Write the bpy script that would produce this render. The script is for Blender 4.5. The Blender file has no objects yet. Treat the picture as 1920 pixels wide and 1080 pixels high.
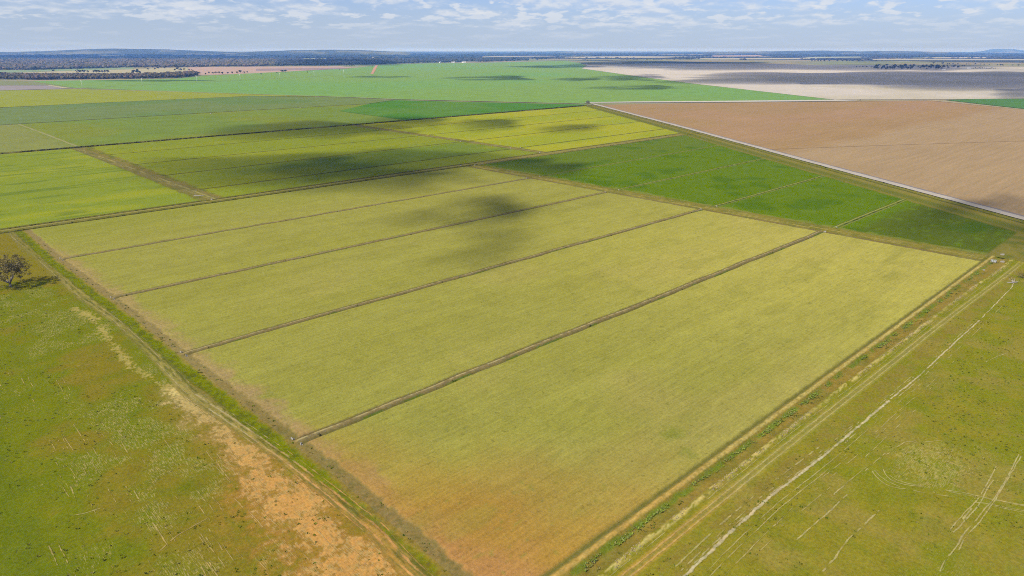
import bpy, bmesh, math, random
import numpy as np
from mathutils import Vector, Matrix

R = math.radians
sc = bpy.context.scene
COL = sc.collection

# ------------------------------------------------------------------ camera
# Grid frame: +x runs along the check banks, +y across the bays, z up, metres.
CAM_H = 100.0
F_PX = 1280.0                       # focal length in pixels of the 1920 wide photograph (24 mm lens)
PITCH = math.atan((540 - 92) / F_PX)
HEAD = R(46.6)
cam_d = bpy.data.cameras.new('camera')
cam_d.lens = 24.0
cam_d.sensor_width = 36.0
cam_d.clip_start = 1.0
cam_d.clip_end = 120000.0
cam = bpy.data.objects.new('camera', cam_d)
COL.objects.link(cam)
cam.location = (0, 0, CAM_H)
cam.rotation_euler = (R(90) - PITCH, 0, HEAD - R(90))
sc.camera = cam

# ------------------------------------------------------------------ light
SUN_EL = R(45)
SUN_A = R(-2.0)                     # heading in which the light travels over the ground
sun_dir = Vector((math.cos(SUN_EL) * math.cos(SUN_A), math.cos(SUN_EL) * math.sin(SUN_A), -math.sin(SUN_EL)))
sun_d = bpy.data.lights.new('sun', 'SUN')
sun_d.energy = 3.6
sun_d.angle = R(0.55)
sun_d.color = (1.0, 0.955, 0.88)
sun = bpy.data.objects.new('sun', sun_d)
COL.objects.link(sun)
sun.rotation_euler = sun_dir.to_track_quat('-Z', 'Y').to_euler()
sun.location = (-300, 0, 600)

world = bpy.data.worlds.new('World')
sc.world = world
world.use_nodes = True
wn, wl = world.node_tree.nodes, world.node_tree.links
wn.clear()


def N(nodes, kind, **kw):
    n = nodes.new(kind)
    for k, v in kw.items():
        setattr(n, k, v)
    return n


def math_node(nodes, links, op, a, b=None, clamp=False):
    n = nodes.new('ShaderNodeMath')
    n.operation = op
    n.use_clamp = clamp
    for i, v in enumerate((a, b)):
        if v is None:
            continue
        if isinstance(v, (int, float)):
            n.inputs[i].default_value = v
        else:
            links.new(v, n.inputs[i])
    return n.outputs[0]


def mix_rgb(nodes, links, fac, a, b, blend='MIX'):
    n = nodes.new('ShaderNodeMix')
    n.data_type = 'RGBA'
    n.blend_type = blend
    for sock, v in ((n.inputs['Factor'], fac), (n.inputs[6], a), (n.inputs[7], b)):
        if isinstance(v, (int, float)):
            sock.default_value = v
        elif isinstance(v, (tuple, list)):
            sock.default_value = tuple(v) + (1.0,) if len(v) == 3 else v
        else:
            links.new(v, sock)
    return n.outputs[2]


def map_range(nodes, links, v, a, b, c=0.0, d=1.0, kind='SMOOTHSTEP'):
    n = nodes.new('ShaderNodeMapRange')
    n.interpolation_type = kind
    links.new(v, n.inputs['Value'])
    for k, x in (('From Min', a), ('From Max', b), ('To Min', c), ('To Max', d)):
        n.inputs[k].default_value = x
    return n.outputs['Result']


def noise_node(nodes, links, vec, scale, detail=3.0, rough=0.55, dims='3D'):
    n = nodes.new('ShaderNodeTexNoise')
    n.noise_dimensions = dims
    n.inputs['Scale'].default_value = scale
    n.inputs['Detail'].default_value = detail
    n.inputs['Roughness'].default_value = rough
    links.new(vec, n.inputs['Vector'])
    return n.outputs['Fac']


def build_world():
    tc = wn.new('ShaderNodeTexCoord')
    sky = wn.new('ShaderNodeTexSky')
    sky.sky_type = 'NISHITA'
    sky.sun_disc = False
    sky.sun_elevation = SUN_EL
    sky.sun_rotation = math.atan2(-sun_dir.x, -sun_dir.y)
    sky.altitude = 200
    sky.air_density = 1.0
    sky.dust_density = 0.6
    sky.ozone_density = 2.5
    sep = wn.new('ShaderNodeSeparateXYZ')
    wl.new(tc.outputs['Generated'], sep.inputs[0])
    z = math_node(wn, wl, 'MAXIMUM', sep.outputs['Z'], 0.0)
    # broken fair-weather cloud: noise over heading and height, finer towards the horizon
    hx = math_node(wn, wl, 'MULTIPLY', sep.outputs['X'], sep.outputs['X'])
    hy = math_node(wn, wl, 'MULTIPLY', sep.outputs['Y'], sep.outputs['Y'])
    hl = math_node(wn, wl, 'MAXIMUM', math_node(wn, wl, 'SQRT', math_node(wn, wl, 'ADD', hx, hy)), 0.001)
    ux = math_node(wn, wl, 'DIVIDE', sep.outputs['X'], hl)
    uy = math_node(wn, wl, 'DIVIDE', sep.outputs['Y'], hl)
    lz = math_node(wn, wl, 'LOGARITHM', math_node(wn, wl, 'ADD', z, 0.02), 2.718281828)

    def cloud_vec(lift, a, k):
        comb = wn.new('ShaderNodeCombineXYZ')
        wl.new(math_node(wn, wl, 'MULTIPLY', ux, a), comb.inputs[0])
        wl.new(math_node(wn, wl, 'MULTIPLY', uy, a), comb.inputs[1])
        wl.new(math_node(wn, wl, 'MULTIPLY', math_node(wn, wl, 'ADD', lz, lift), k), comb.inputs[2])
        return comb.outputs[0]

    n1 = noise_node(wn, wl, cloud_vec(0.0, 17.0, 4.6), 1.0, 5.0, 0.58)
    n1up = noise_node(wn, wl, cloud_vec(0.07, 17.0, 4.6), 1.0, 5.0, 0.58)
    n2 = noise_node(wn, wl, cloud_vec(CLOUD_SHIFT, 2.2, 1.6), 1.0, 2.0, 0.5)
    big = math_node(wn, wl, 'MULTIPLY', math_node(wn, wl, 'SUBTRACT', n2, 0.5), 0.5)
    big = math_node(wn, wl, 'ADD', big, map_range(wn, wl, z, 0.015, 0.085, -0.10, 0.075))
    dens = math_node(wn, wl, 'ADD', n1, big)
    cover = map_range(wn, wl, dens, 0.385, 0.63)
    low = map_range(wn, wl, z, 0.002, 0.05, 0.15, 0.9)          # the air hides the farthest clouds
    cover = math_node(wn, wl, 'MULTIPLY', cover, low)
    cover = math_node(wn, wl, 'MULTIPLY', cover, 0.85)
    lit = map_range(wn, wl, math_node(wn, wl, 'SUBTRACT', n1, n1up), -0.10, 0.10)
    ccol = mix_rgb(wn, wl, lit, CLOUD_DIM, CLOUD_LIT)
    skyc = mix_rgb(wn, wl, 1.0, sky.outputs['Color'], SKY_TINT, 'MULTIPLY')
    veil = map_range(wn, wl, z, 0.0, 0.11, 0.85, 0.0)
    skyc = mix_rgb(wn, wl, veil, skyc, SKY_LOW)
    n4 = noise_node(wn, wl, cloud_vec(3.3, 34.0, 8.5), 1.0, 4.0, 0.55)
    n4b = noise_node(wn, wl, cloud_vec(5.1, 6.0, 3.0), 1.0, 1.0, 0.5)
    puff = map_range(wn, wl, math_node(wn, wl, 'ADD', n4, math_node(wn, wl, 'MULTIPLY', math_node(wn, wl, 'SUBTRACT', n4b, 0.5), 0.35)), 0.53, 0.64)
    puff = math_node(wn, wl, 'MULTIPLY', puff, map_range(wn, wl, z, 0.008, 0.05, 0.0, 0.75))
    skyc = mix_rgb(wn, wl, puff, skyc, CLOUD_LIT)
    colr = mix_rgb(wn, wl, cover, skyc, ccol)
    bg = wn.new('ShaderNodeBackground')
    bg.inputs['Strength'].default_value = SKY_STRENGTH
    wl.new(colr, bg.inputs['Color'])
    out = wn.new('ShaderNodeOutputWorld')
    wl.new(bg.outputs[0], out.inputs['Surface'])


SKY_STRENGTH = 0.06
SKY_TINT = (0.70, 0.86, 1.36)
CLOUD_SHIFT = 0.0
SKY_LOW = (4.75, 5.75, 7.35)
CLOUD_DIM = (5.1, 6.1, 7.9)
CLOUD_LIT = (7.5, 7.8, 8.3)
build_world()

sc.view_settings.view_transform = 'Standard'
sc.view_settings.look = 'None'
sc.view_settings.gamma = 1.0
sc.view_settings.use_curve_mapping = False
sc.view_settings.exposure = 0.75
sc.render.engine = 'CYCLES'
sc.cycles.max_bounces = 4
sc.cycles.diffuse_bounces = 2
sc.cycles.volume_bounces = 1
sc.cycles.transparent_max_bounces = 6
sc.cycles.use_denoising = False
sc.cycles.filter_width = 1.0
sc.cycles.caustics_reflective = False
sc.cycles.caustics_refractive = False

# ------------------------------------------------------------------ helpers
CH, SH = math.cos(HEAD), math.sin(HEAD)


def at(px, py, z=0.0):
    """Where the sight line through a point of the photograph meets level z (in the grid frame)."""
    dx, dy = (px - 960) / F_PX, (540 - py) / F_PX
    fy = math.cos(PITCH) + dy * math.sin(PITCH)
    fz = -math.sin(PITCH) + dy * math.cos(PITCH)
    t = (z - CAM_H) / fz
    X, Y = dx * t, fy * t
    return (SH * X + CH * Y, -CH * X + SH * Y)


def to_px(x, y, z=0.0):
    X = SH * x - CH * y
    Y = CH * x + SH * y
    d = Y * math.cos(PITCH) - (z - CAM_H) * math.sin(PITCH)
    v = Y * math.sin(PITCH) + (z - CAM_H) * math.cos(PITCH)
    return 960 + F_PX * X / d, 540 - F_PX * v / d


def _hash(ix, iy, seed):
    h = (ix.astype(np.int64) * 374761393 + iy.astype(np.int64) * 668265263 + seed * 974711) & 0xFFFFFFFF
    h = ((h ^ (h >> 13)) * 1274126177) & 0xFFFFFFFF
    h = h ^ (h >> 16)
    return (h & 0xFFFFFF).astype(np.float64) / float(0xFFFFFF)


def vn(x, y, seed=0):
    x0, y0 = np.floor(x), np.floor(y)
    fx, fy = x - x0, y - y0
    fx = fx * fx * (3 - 2 * fx)
    fy = fy * fy * (3 - 2 * fy)
    a, b = _hash(x0, y0, seed), _hash(x0 + 1, y0, seed)
    c, d = _hash(x0, y0 + 1, seed), _hash(x0 + 1, y0 + 1, seed)
    return (a * (1 - fx) + b * fx) * (1 - fy) + (c * (1 - fx) + d * fx) * fy


def fbm(x, y, scale, octaves=4, seed=0):
    s, amp, tot = 0.0, 1.0, 0.0
    ca, sa = math.cos(0.6), math.sin(0.6)
    u, v = x / scale, y / scale
    for o in range(octaves):
        s = s + amp * vn(u, v, seed + o * 17)
        tot += amp
        amp *= 0.5
        u, v = (ca * u - sa * v) * 2.03, (sa * u + ca * v) * 2.03
    return s / tot


def sstep(v, a, b):
    t = np.clip((v - a) / (b - a), 0, 1)
    return t * t * (3 - 2 * t)


def mixc(c, col, m):
    m = np.clip(m, 0, 1)[:, None]
    return c * (1 - m) + np.asarray(col)[None, :] * m


def tag(o, label=None, cat=None, group=None, kind=None):
    if label:
        o['label'] = label
    if cat:
        o['category'] = cat
    if group:
        o['group'] = group
    if kind:
        o['kind'] = kind
    return o


def mesh_np(name, verts, faces, albedo=None, smooth=True, mat_idx=None):
    """faces: (M,3) or (M,4) int array."""
    me = bpy.data.meshes.new(name)
    verts = np.ascontiguousarray(verts, dtype=np.float32)
    faces = np.ascontiguousarray(faces, dtype=np.int32)
    k = faces.shape[1]
    me.vertices.add(len(verts))
    me.vertices.foreach_set('co', verts.ravel())
    me.loops.add(faces.size)
    me.loops.foreach_set('vertex_index', faces.ravel())
    me.polygons.add(len(faces))
    me.polygons.foreach_set('loop_start', np.arange(0, faces.size, k, dtype=np.int32))
    if mat_idx is not None:
        me.polygons.foreach_set('material_index', np.ascontiguousarray(mat_idx, dtype=np.int32))
    me.update(calc_edges=True)
    me.polygons.foreach_set('use_smooth', np.full(len(faces), bool(smooth)))
    if albedo is not None:
        ca = me.color_attributes.new('albedo', 'FLOAT_COLOR', 'POINT')
        rgba = np.ones((len(verts), 4), dtype=np.float32)
        rgba[:, :3] = np.clip(albedo[:, :3], 0.0015, 0.9)
        rgba[:, 3] = albedo[:, 3] if albedo.shape[1] > 3 else 0.0
        ca.data.foreach_set('color', rgba.ravel())
    return me


def link(name, me, mats, parent=None, loc=None):
    o = bpy.data.objects.new(name, me)
    COL.objects.link(o)
    for m in (mats if isinstance(mats, (list, tuple)) else [mats]):
        me.materials.append(m)
    if parent is not None:
        o.parent = parent
    if loc is not None:
        o.location = loc
    return o


def empty(name, loc, rz=0.0):
    o = bpy.data.objects.new(name, None)
    COL.objects.link(o)
    o.empty_display_size = 0.5
    o.location = loc
    o.rotation_euler = (0, 0, rz)
    return o


# ------------------------------------------------------------------ materials
def ground_material(name, fine=0.8, fine_amp=0.5, mid=0.12, mid_amp=0.25, streak=None, streak_amp=0.3, bump=0.25, specks=0.0, hue_amp=0.35, worn=None, worn_col=(0.30, 0.235, 0.095)):
    """Colour from the surface's own albedo, broken up with grain, streaks along the drill rows and small specks."""
    m = bpy.data.materials.new(name)
    m.use_nodes = True
    nd, lk = m.node_tree.nodes, m.node_tree.links
    nd.clear()
    tc = nd.new('ShaderNodeTexCoord')
    at_ = nd.new('ShaderNodeAttribute')
    at_.attribute_name = 'albedo'
    col = at_.outputs['Color']
    n1 = noise_node(nd, lk, tc.outputs['Object'], fine, 4.0, 0.7)
    n2 = noise_node(nd, lk, tc.outputs['Object'], mid, 3.0, 0.6)
    b = math_node(nd, lk, 'ADD', 1.0, math_node(nd, lk, 'MULTIPLY', math_node(nd, lk, 'SUBTRACT', n1, 0.5), 2 * fine_amp))
    b = math_node(nd, lk, 'ADD', b, math_node(nd, lk, 'MULTIPLY', math_node(nd, lk, 'SUBTRACT', n2, 0.5), 2 * mid_amp))
    if streak:
        mp = nd.new('ShaderNodeMapping')
        mp.inputs['Scale'].default_value = streak
        lk.new(tc.outputs['Object'], mp.inputs['Vector'])
        n3 = noise_node(nd, lk, mp.outputs[0], 1.0, 3.0, 0.6)
        b = math_node(nd, lk, 'ADD', b, math_node(nd, lk, 'MULTIPLY', math_node(nd, lk, 'SUBTRACT', n3, 0.5), 2 * streak_amp))
    if specks > 0:
        n4 = noise_node(nd, lk, tc.outputs['Object'], 0.55, 2.0, 0.5)
        sp = map_range(nd, lk, n4, 0.63, 0.74)
        b = math_node(nd, lk, 'SUBTRACT', b, math_node(nd, lk, 'MULTIPLY', sp, specks))
    b = math_node(nd, lk, 'MAXIMUM', b, 0.15)
    if worn:
        # bare scratches and flecks where the turf is worn (amount carried by the land itself)
        mp2 = nd.new('ShaderNodeMapping')
        mp2.inputs['Scale'].default_value = worn
        lk.new(tc.outputs['Object'], mp2.inputs['Vector'])
        w1 = noise_node(nd, lk, mp2.outputs[0], 1.0, 2.0, 0.6)
        w2 = noise_node(nd, lk, tc.outputs['Object'], 1.7, 3.0, 0.65)
        w3 = noise_node(nd, lk, tc.outputs['Object'], 0.45, 2.0, 0.5)
        wv = math_node(nd, lk, 'ADD', math_node(nd, lk, 'MULTIPLY', w1, 0.62), math_node(nd, lk, 'MULTIPLY', w2, 0.23))
        wv = math_node(nd, lk, 'ADD', wv, math_node(nd, lk, 'MULTIPLY', w3, 0.15))
        al1 = math_node(nd, lk, 'MINIMUM', at_.outputs['Alpha'], 1.0)
        al2 = math_node(nd, lk, 'MAXIMUM', math_node(nd, lk, 'SUBTRACT', at_.outputs['Alpha'], 1.0), 0.0)     # truly bare ground
        wv = math_node(nd, lk, 'ADD', wv, math_node(nd, lk, 'MULTIPLY', al1, 0.15))
        wv = math_node(nd, lk, 'ADD', wv, math_node(nd, lk, 'MULTIPLY', al2, 0.13))
        wf = map_range(nd, lk, wv, 0.645, 0.74)
        wf = math_node(nd, lk, 'MULTIPLY', wf, math_node(nd, lk, 'ADD', 0.55, math_node(nd, lk, 'MULTIPLY', al2, 0.40)))
        worn_col = mix_rgb(nd, lk, al2, worn_col, mix_rgb(nd, lk, 1.0, col, (1.50, 1.50, 1.75), 'MULTIPLY'))
        col = mix_rgb(nd, lk, wf, col, worn_col)
    comb = nd.new('ShaderNodeCombineXYZ')
    n5 = noise_node(nd, lk, tc.outputs['Object'], fine * 0.6, 2.0, 0.5)
    hue = math_node(nd, lk, 'MULTIPLY', math_node(nd, lk, 'SUBTRACT', n5, 0.5), hue_amp)
    lk.new(math_node(nd, lk, 'MULTIPLY', b, math_node(nd, lk, 'ADD', 1.0, hue)), comb.inputs[0])
    lk.new(b, comb.inputs[1])
    lk.new(math_node(nd, lk, 'MULTIPLY', b, math_node(nd, lk, 'SUBTRACT', 1.0, hue)), comb.inputs[2])
    colr = mix_rgb(nd, lk, 1.0, col, comb.outputs[0], 'MULTIPLY')
    bs = nd.new('ShaderNodeBsdfDiffuse')
    lk.new(colr, bs.inputs['Color'])
    if bump > 0:
        bp = nd.new('ShaderNodeBump')
        bp.inputs['Strength'].default_value = 0.6
        bp.inputs['Distance'].default_value = bump
        lk.new(n1, bp.inputs['Height'])
        lk.new(bp.outputs[0], bs.inputs['Normal'])
    out = nd.new('ShaderNodeOutputMaterial')
    lk.new(bs.outputs[0], out.inputs['Surface'])
    return m


def plain_material(name, col, rough=0.9, var=0.25, scale=3.0):
    m = bpy.data.materials.new(name)
    m.use_nodes = True
    nd, lk = m.node_tree.nodes, m.node_tree.links
    bs = nd['Principled BSDF']
    tc = nd.new('ShaderNodeTexCoord')
    n = noise_node(nd, lk, tc.outputs['Object'], scale, 4.0, 0.6)
    f = math_node(nd, lk, 'ADD', 1.0 - var, math_node(nd, lk, 'MULTIPLY', n, 2 * var))
    comb = nd.new('ShaderNodeCombineXYZ')
    for i in range(3):
        lk.new(f, comb.inputs[i])
    lk.new(mix_rgb(nd, lk, 1.0, tuple(col), comb.outputs[0], 'MULTIPLY'), bs.inputs['Base Color'])
    bs.inputs['Roughness'].default_value = rough
    bs.inputs['Specular IOR Level'].default_value = 0.15
    return m


def leaf_material(name, col, col2, attr=False):
    m = bpy.data.materials.new(name)
    m.use_nodes = True
    nd, lk = m.node_tree.nodes, m.node_tree.links
    nd.clear()
    tc = nd.new('ShaderNodeTexCoord')
    n = noise_node(nd, lk, tc.outputs['Object'], 0.9, 3.0, 0.6)
    c = mix_rgb(nd, lk, map_range(nd, lk, n, 0.35, 0.65), tuple(col), tuple(col2))
    if attr:
        a = nd.new('ShaderNodeAttribute')
        a.attribute_name = 'albedo'
        c = mix_rgb(nd, lk, 1.0, a.outputs['Color'], mix_rgb(nd, lk, n, (0.7, 0.7, 0.7), (1.3, 1.3, 1.3)), 'MULTIPLY')
    d = nd.new('ShaderNodeBsdfDiffuse')
    t = nd.new('ShaderNodeBsdfTranslucent')
    lk.new(c, d.inputs['Color'])
    lk.new(c, t.inputs['Color'])
    mx = nd.new('ShaderNodeMixShader')
    mx.inputs[0].default_value = 0.25
    lk.new(d.outputs[0], mx.inputs[1])
    lk.new(t.outputs[0], mx.inputs[2])
    out = nd.new('ShaderNodeOutputMaterial')
    lk.new(mx.outputs[0], out.inputs['Surface'])
    return m


M_PASTURE = ground_material('rough_grass', fine=1.1, fine_amp=0.62, mid=0.16, mid_amp=0.22, bump=0.2)
M_TURF_LEFT = ground_material('worn_turf', fine=1.3, fine_amp=0.62, mid=0.16, mid_amp=0.2, bump=0.2, worn=(5.0, 0.5, 1.0))
M_TURF_RIGHT = ground_material('wheel_worn_turf', fine=1.3, fine_amp=0.62, mid=0.16, mid_amp=0.2, bump=0.2, worn=(0.5, 5.0, 1.0))
M_CROP = ground_material('crop_canopy', fine=1.6, fine_amp=0.4, mid=0.10, mid_amp=0.14, streak=(0.11, 1.7, 1), streak_amp=0.26, bump=0.32, specks=0.22, hue_amp=0.16)
M_CROP_FAR = ground_material('far_crop_canopy', fine=0.35, fine_amp=0.45, mid=0.03, mid_amp=0.2, streak=(0.02, 0.25, 1), streak_amp=0.25, bump=0.0, specks=0.15)
M_SOIL = ground_material('tilled_soil', fine=0.5, fine_amp=0.4, mid=0.012, mid_amp=0.10, streak=(0.012, 0.22, 1), streak_amp=0.22, bump=0.0)
M_ROAD = ground_material('road_gravel', fine=0.6, fine_amp=0.25, mid=0.05, mid_amp=0.15, bump=0.0)


# ------------------------------------------------------------------ tensor-grid land patches
def tensor(xs, ys, func, keep=None):
    """One continuous grid of land; func gives height, albedo and a label per point/face. Returns {label: mesh arrays}."""
    X, Y = np.meshgrid(xs, ys, indexing='ij')
    nx, ny = X.shape
    x, y = X.ravel(), Y.ravel()
    z, rgb, facelabel = func(x, y)
    i, j = np.meshgrid(np.arange(nx - 1), np.arange(ny - 1), indexing='ij')
    a = (i * ny + j).ravel()
    quads = np.stack([a, a + ny, a + ny + 1, a + 1], 1)
    fx = x[quads].mean(1)
    fy = y[quads].mean(1)
    lab = facelabel(fx, fy)
    if keep is not None:
        k = keep(fx, fy)
        quads, lab = quads[k], lab[k]
    res = {}
    for L in np.unique(lab):
        q = quads[lab == L]
        used, inv = np.unique(q.ravel(), return_inverse=True)
        v = np.stack([x[used], y[used], z[used]], 1)
        res[int(L)] = (v, inv.reshape(-1, 4), rgb[used])
    return res


def in_view(margin):
    """Ground inside the camera's field plus a margin in metres on each side (the land just outside is kept too)."""
    def f(x, y):
        X = SH * x - CH * y
        Y = CH * x + SH * y
        d = Y * math.cos(PITCH) + CAM_H * math.sin(PITCH)
        half = d * (960 / F_PX)
        return (np.abs(X) < half + margin) & (Y > 110 - margin)
    return f


def seg_dist(x, y, pts):
    best = np.full(x.shape, 1e9)
    par = np.zeros(x.shape)
    acc = 0.0
    for (ax, ay), (bx, by) in zip(pts[:-1], pts[1:]):
        dx, dy = bx - ax, by - ay
        L2 = dx * dx + dy * dy + 1e-9
        t = np.clip(((x - ax) * dx + (y - ay) * dy) / L2, 0, 1)
        d = np.hypot(x - ax - t * dx, y - ay - t * dy)
        m = d < best
        best[m] = d[m]
        par[m] = acc + t[m] * math.sqrt(L2)
        acc += math.sqrt(L2)
    return best, par


BANKS = [156.0, 235.6, 315.4, 395.6]      # y of the four check banks
YT = 477.0                                 # north edge of the yellow-green block
XE = 394.0                                 # east end of its bays


def table(rows):
    p = [at(a, b) for a, b in rows]
    p.sort(key=lambda q: q[1])
    return np.array([q[1] for q in p]), np.array([q[0] for q in p])


T_RL = table([(30, 452), (85, 500), (152, 560), (211, 600), (275, 660), (350, 740), (440, 800), (526, 860), (602, 920), (700, 1000), (749, 1060)])
T_EDGE = table([(68, 440), (122, 487), (222, 560), (270, 595), (390, 690), (470, 750), (575, 830), (645, 880), (715, 940), (805, 1010), (880, 1076)])


def lut(T, y):
    return np.interp(y, T[0], T[1])


def edge_x(y):
    return lut(T_EDGE, y)


SAND = [at(*p) for p in [(330, 735), (400, 800), (455, 850), (500, 900), (560, 950), (600, 1000), (650, 1060), (700, 1100)]]
SAND0 = [at(*p) for p in [(140, 580), (170, 592), (215, 650), (250, 690), (300, 720), (330, 740)]]
DIAG = [[at(*p) for p in [(296, 1035), (330, 1005), (395, 968)]], [at(*p) for p in [(25, 695), (100, 690), (200, 680), (215, 677)]],
        [at(*p) for p in [(18, 692), (44, 672)]]]
ARCS_L = [[at(*p) for p in [(102, 840), (98, 855), (112, 862), (140, 860)]], [at(*p) for p in [(130, 968), (160, 962), (195, 952)]],
          [at(*p) for p in [(140, 970), (170, 958), (190, 952)]], [at(*p) for p in [(145, 974), (165, 965)]]]

DRY, GRN, LUSH = (0.142, 0.116, 0.020), (0.108, 0.119, 0.010), (0.108, 0.121, 0.005)
SANDC, ORANGE, PALE = (0.40, 0.255, 0.115), (0.33, 0.155, 0.055), (0.42, 0.34, 0.19)


def r0_left(y):
    return lut(T_RL, y)


def near_land(x, y):
    n = len(x)
    z = (fbm(x, y, 1.3, 3, 5) - 0.5) * 0.10
    rgb = np.zeros((n, 3))
    worn = np.zeros(n)
    ex = edge_x(y)
    f20, f6, f2 = fbm(x, y, 20, 3, 1), fbm(x, y, 6, 3, 2), fbm(x, y, 1.6, 3, 3)
    f40 = fbm(x, y, 45, 3, 9)
    wob = (fbm(x, y, 3.0, 3, 4) - 0.5)

    # ---- paddock, track and margins left of the crop
    L = (x < ex + 12) & (y > 76)
    if L.any():
        xl, yl = x[L], y[L]
        g20, g6, g2, g40, w = f20[L], f6[L], f2[L], f40[L], wob[L]
        exl = ex[L]
        c = np.tile(np.array(DRY), (len(xl), 1))
        wet = np.clip((30 - xl) / 28.0, 0, 1) * 0.55 + 0.05 + 0.35 * sstep(yl, 150, 260) - 0.25 * sstep(yl, 300, 420)
        c = mixc(c, GRN, sstep(g20 * 0.6 + g6 * 0.4 + wet * 0.55, 0.52, 0.78))
        c = mixc(c, (0.085, 0.105, 0.010), 0.8 * sstep(g20 + 0.55 * np.clip((18 - xl) / 16, 0, 1), 0.72, 0.95))
        # orange earth towards the near end of the track
        near = sstep(-yl, -165, -105)
        c = mixc(c, (0.21, 0.115, 0.035), near * sstep(xl, 28, 52) * sstep(g6 * 0.5 + g2 * 0.5, 0.35, 0.62) * 0.9)
        # streaks worn along the old working direction
        st = vn(xl / 0.55, yl / 7.0, 31) * 0.6 + vn(xl / 1.1, yl / 16.0, 32) * 0.4
        patch = sstep(g20, 0.42, 0.66) * sstep(xl, 5, 40) + 0.35 * sstep(g20, 0.5, 0.7)
        tone = mixc(np.tile(np.array(PALE), (len(xl), 1)), (0.40, 0.22, 0.09), near)
        bare_ = None
        worn[L] = np.clip(0.12 + 0.95 * patch * sstep(g6, .3, .6) + 0.3 * near, 0, 1) * sstep(r0_left(yl) - xl, -1, 2)
        # bare sand strip beside the track
        d, _ = seg_dist(xl, yl, SAND)
        warm0 = sstep(-yl, -165, -120)
        fine_ = vn(xl / .75, yl / .95, 45) * .6 + vn(xl / .4, yl / .5, 46) * .4
        wd = 5.5 + 6.5 * near
        core = 1 - d / wd + (g6 - 0.5) * 1.7 + (g2 - 0.5) * 1.2
        s = sstep(core + (fine_ - .5) * 1.5 + .14 * warm0, 0.22, 1.0)
        halo = sstep(core + (fine_ - .5) * .5, -0.9 , 0.5) * (.55 + .45 * near)
        warm = sstep(-yl, -205, -140)
        c = c * (1 - .72 * halo[:, None]) + .72 * halo[:, None] * mixc(np.tile(np.array((0.185, 0.145, 0.058)), (len(xl), 1)), (0.235, 0.122, 0.036), warm)
        sandtone = mixc(np.tile(np.array((0.330, 0.245, 0.140)), (len(xl), 1)), (0.405, 0.215, 0.095), warm)
        m = (sstep(core + (fine_ - .5) * 1.0, -.2, .8) * 0.9)[:, None]
        c = c * (1 - m) + sandtone * .62 * m
        bare_ = s
        d, _ = seg_dist(xl, yl, SAND0)
        s = sstep(1 - d / 3.0 + (g6 - 0.5) * 1.8 + (fine_ - .5) * 2.0, 0.55, 1.1)
        c = mixc(c, (0.29, 0.225, 0.12), s * 0.7)
        worn[L] = np.maximum(worn[L], np.where(bare_ > .02, 0.6 + 1.4 * bare_, 0))
        # track
        r0 = lut(T_RL, yl) + w * 0.7
        du = xl - r0
        c = mixc(c, (0.135, 0.118, 0.05), sstep(-np.abs(du - 1.4), -3.2, -1.6) * 0.75)
        rutcol = mixc(np.tile(np.array((0.30, 0.235, 0.125)), (len(xl), 1)), (0.40, 0.20, 0.075), sstep(-yl, -185, -125))
        for off, wd_, k in ((0.2, 0.8, 61), (2.0, 0.9, 62)):
            amp = 0.45
            s = sstep(-np.abs(du - off + (vn(yl / 9, yl * 0 + 3, k) - .5) * 0.6), -wd_ * 1.5, -wd_ * 0.4) * sstep(vn(xl / 0.7, yl / 5, k), 0.2, 0.5) * amp
            far = 1 - 0.55 * sstep(yl, 215, 260) + 0.25 * sstep(yl, 270, 300) - 0.5 * sstep(yl, 330, 400)
            m = np.clip(s * far, 0, 1)[:, None]
            c = c * (1 - m) + rutcol * m
        for off, k in ((1.1, 71), (2.8, 72)):
            s = sstep(-np.abs(du - off), -0.45, -0.15) * sstep(vn(xl / 0.8, yl / 4, k), 0.45, 0.65)
            c = mixc(c, (0.055, 0.062, 0.018), s * 0.7)
        # bright green strip in the toe drain, then a tan margin
        gs, ge = exl - 8.4 + w * 1.2, exl - 3.4 + w * 2.6
        nearw = sstep(-yl, -150, -110)
        gs = gs + 1.8 * nearw + 0.6
        ge = ge - 0.5 * nearw
        s = sstep(xl - gs, -0.6, 0.9) * sstep(ge - xl, -0.8, 0.8)
        lush = mixc(np.tile(np.array(LUSH), (len(xl), 1)), (0.075, 0.085, 0.012), sstep(g2, 0.45, 0.7))
        m = (s * (0.95 - 0.3 * nearw))[:, None]
        c = c * (1 - m) + lush * m
        s = sstep(xl - ge, -0.8, 0.8)
        c = mixc(c, (0.165, 0.120, 0.045), s * 0.8)
        c = mixc(c, (0.190, 0.145, 0.060), s * sstep(yl, 170, 230) * .6)
        c = mixc(c, (0.085, 0.080, 0.020), s * sstep(g2 * 0.6 + g6 * 0.4, 0.5, 0.66) * (.55 - .45 * sstep(yl, 150, 200)))
        zl = z[L]
        zl = zl - 0.18 * sstep(xl - gs, -0.5, 1.0) * sstep(ge - xl, -0.5, 1.0)
        zl = zl - 0.07 * (sstep(-np.abs(du - 0.2), -0.7, -0.2) + sstep(-np.abs(du - 2.0), -0.7, -0.2))
        z[L] = zl
        rgb[L] = c

    # ---- channel, tracks and paddock right of the crop
    B = y <= 77.0
    if B.any():
        xb, yb = x[B], y[B]
        g20, g6, g2, w = f20[B], f6[B], f2[B], wob[B]
        c = np.tile(np.array((0.166, 0.144, 0.024)), (len(xb), 1))
        c = mixc(c, (0.136, 0.140, 0.014), sstep(g20 * 0.55 + g6 * 0.45 + 0.10 * sstep(xb, 170, 240), 0.44, 0.70) * .85)
        c = mixc(c, (0.195, 0.150, 0.055), sstep(fbm(xb, yb, 12, 3, 77), 0.52, 0.72) * 0.6)
        c = mixc(c, (0.100, 0.120, 0.012), sstep(fbm(xb, yb, 5, 3, 78), 0.55, 0.7) * 0.3)
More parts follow.
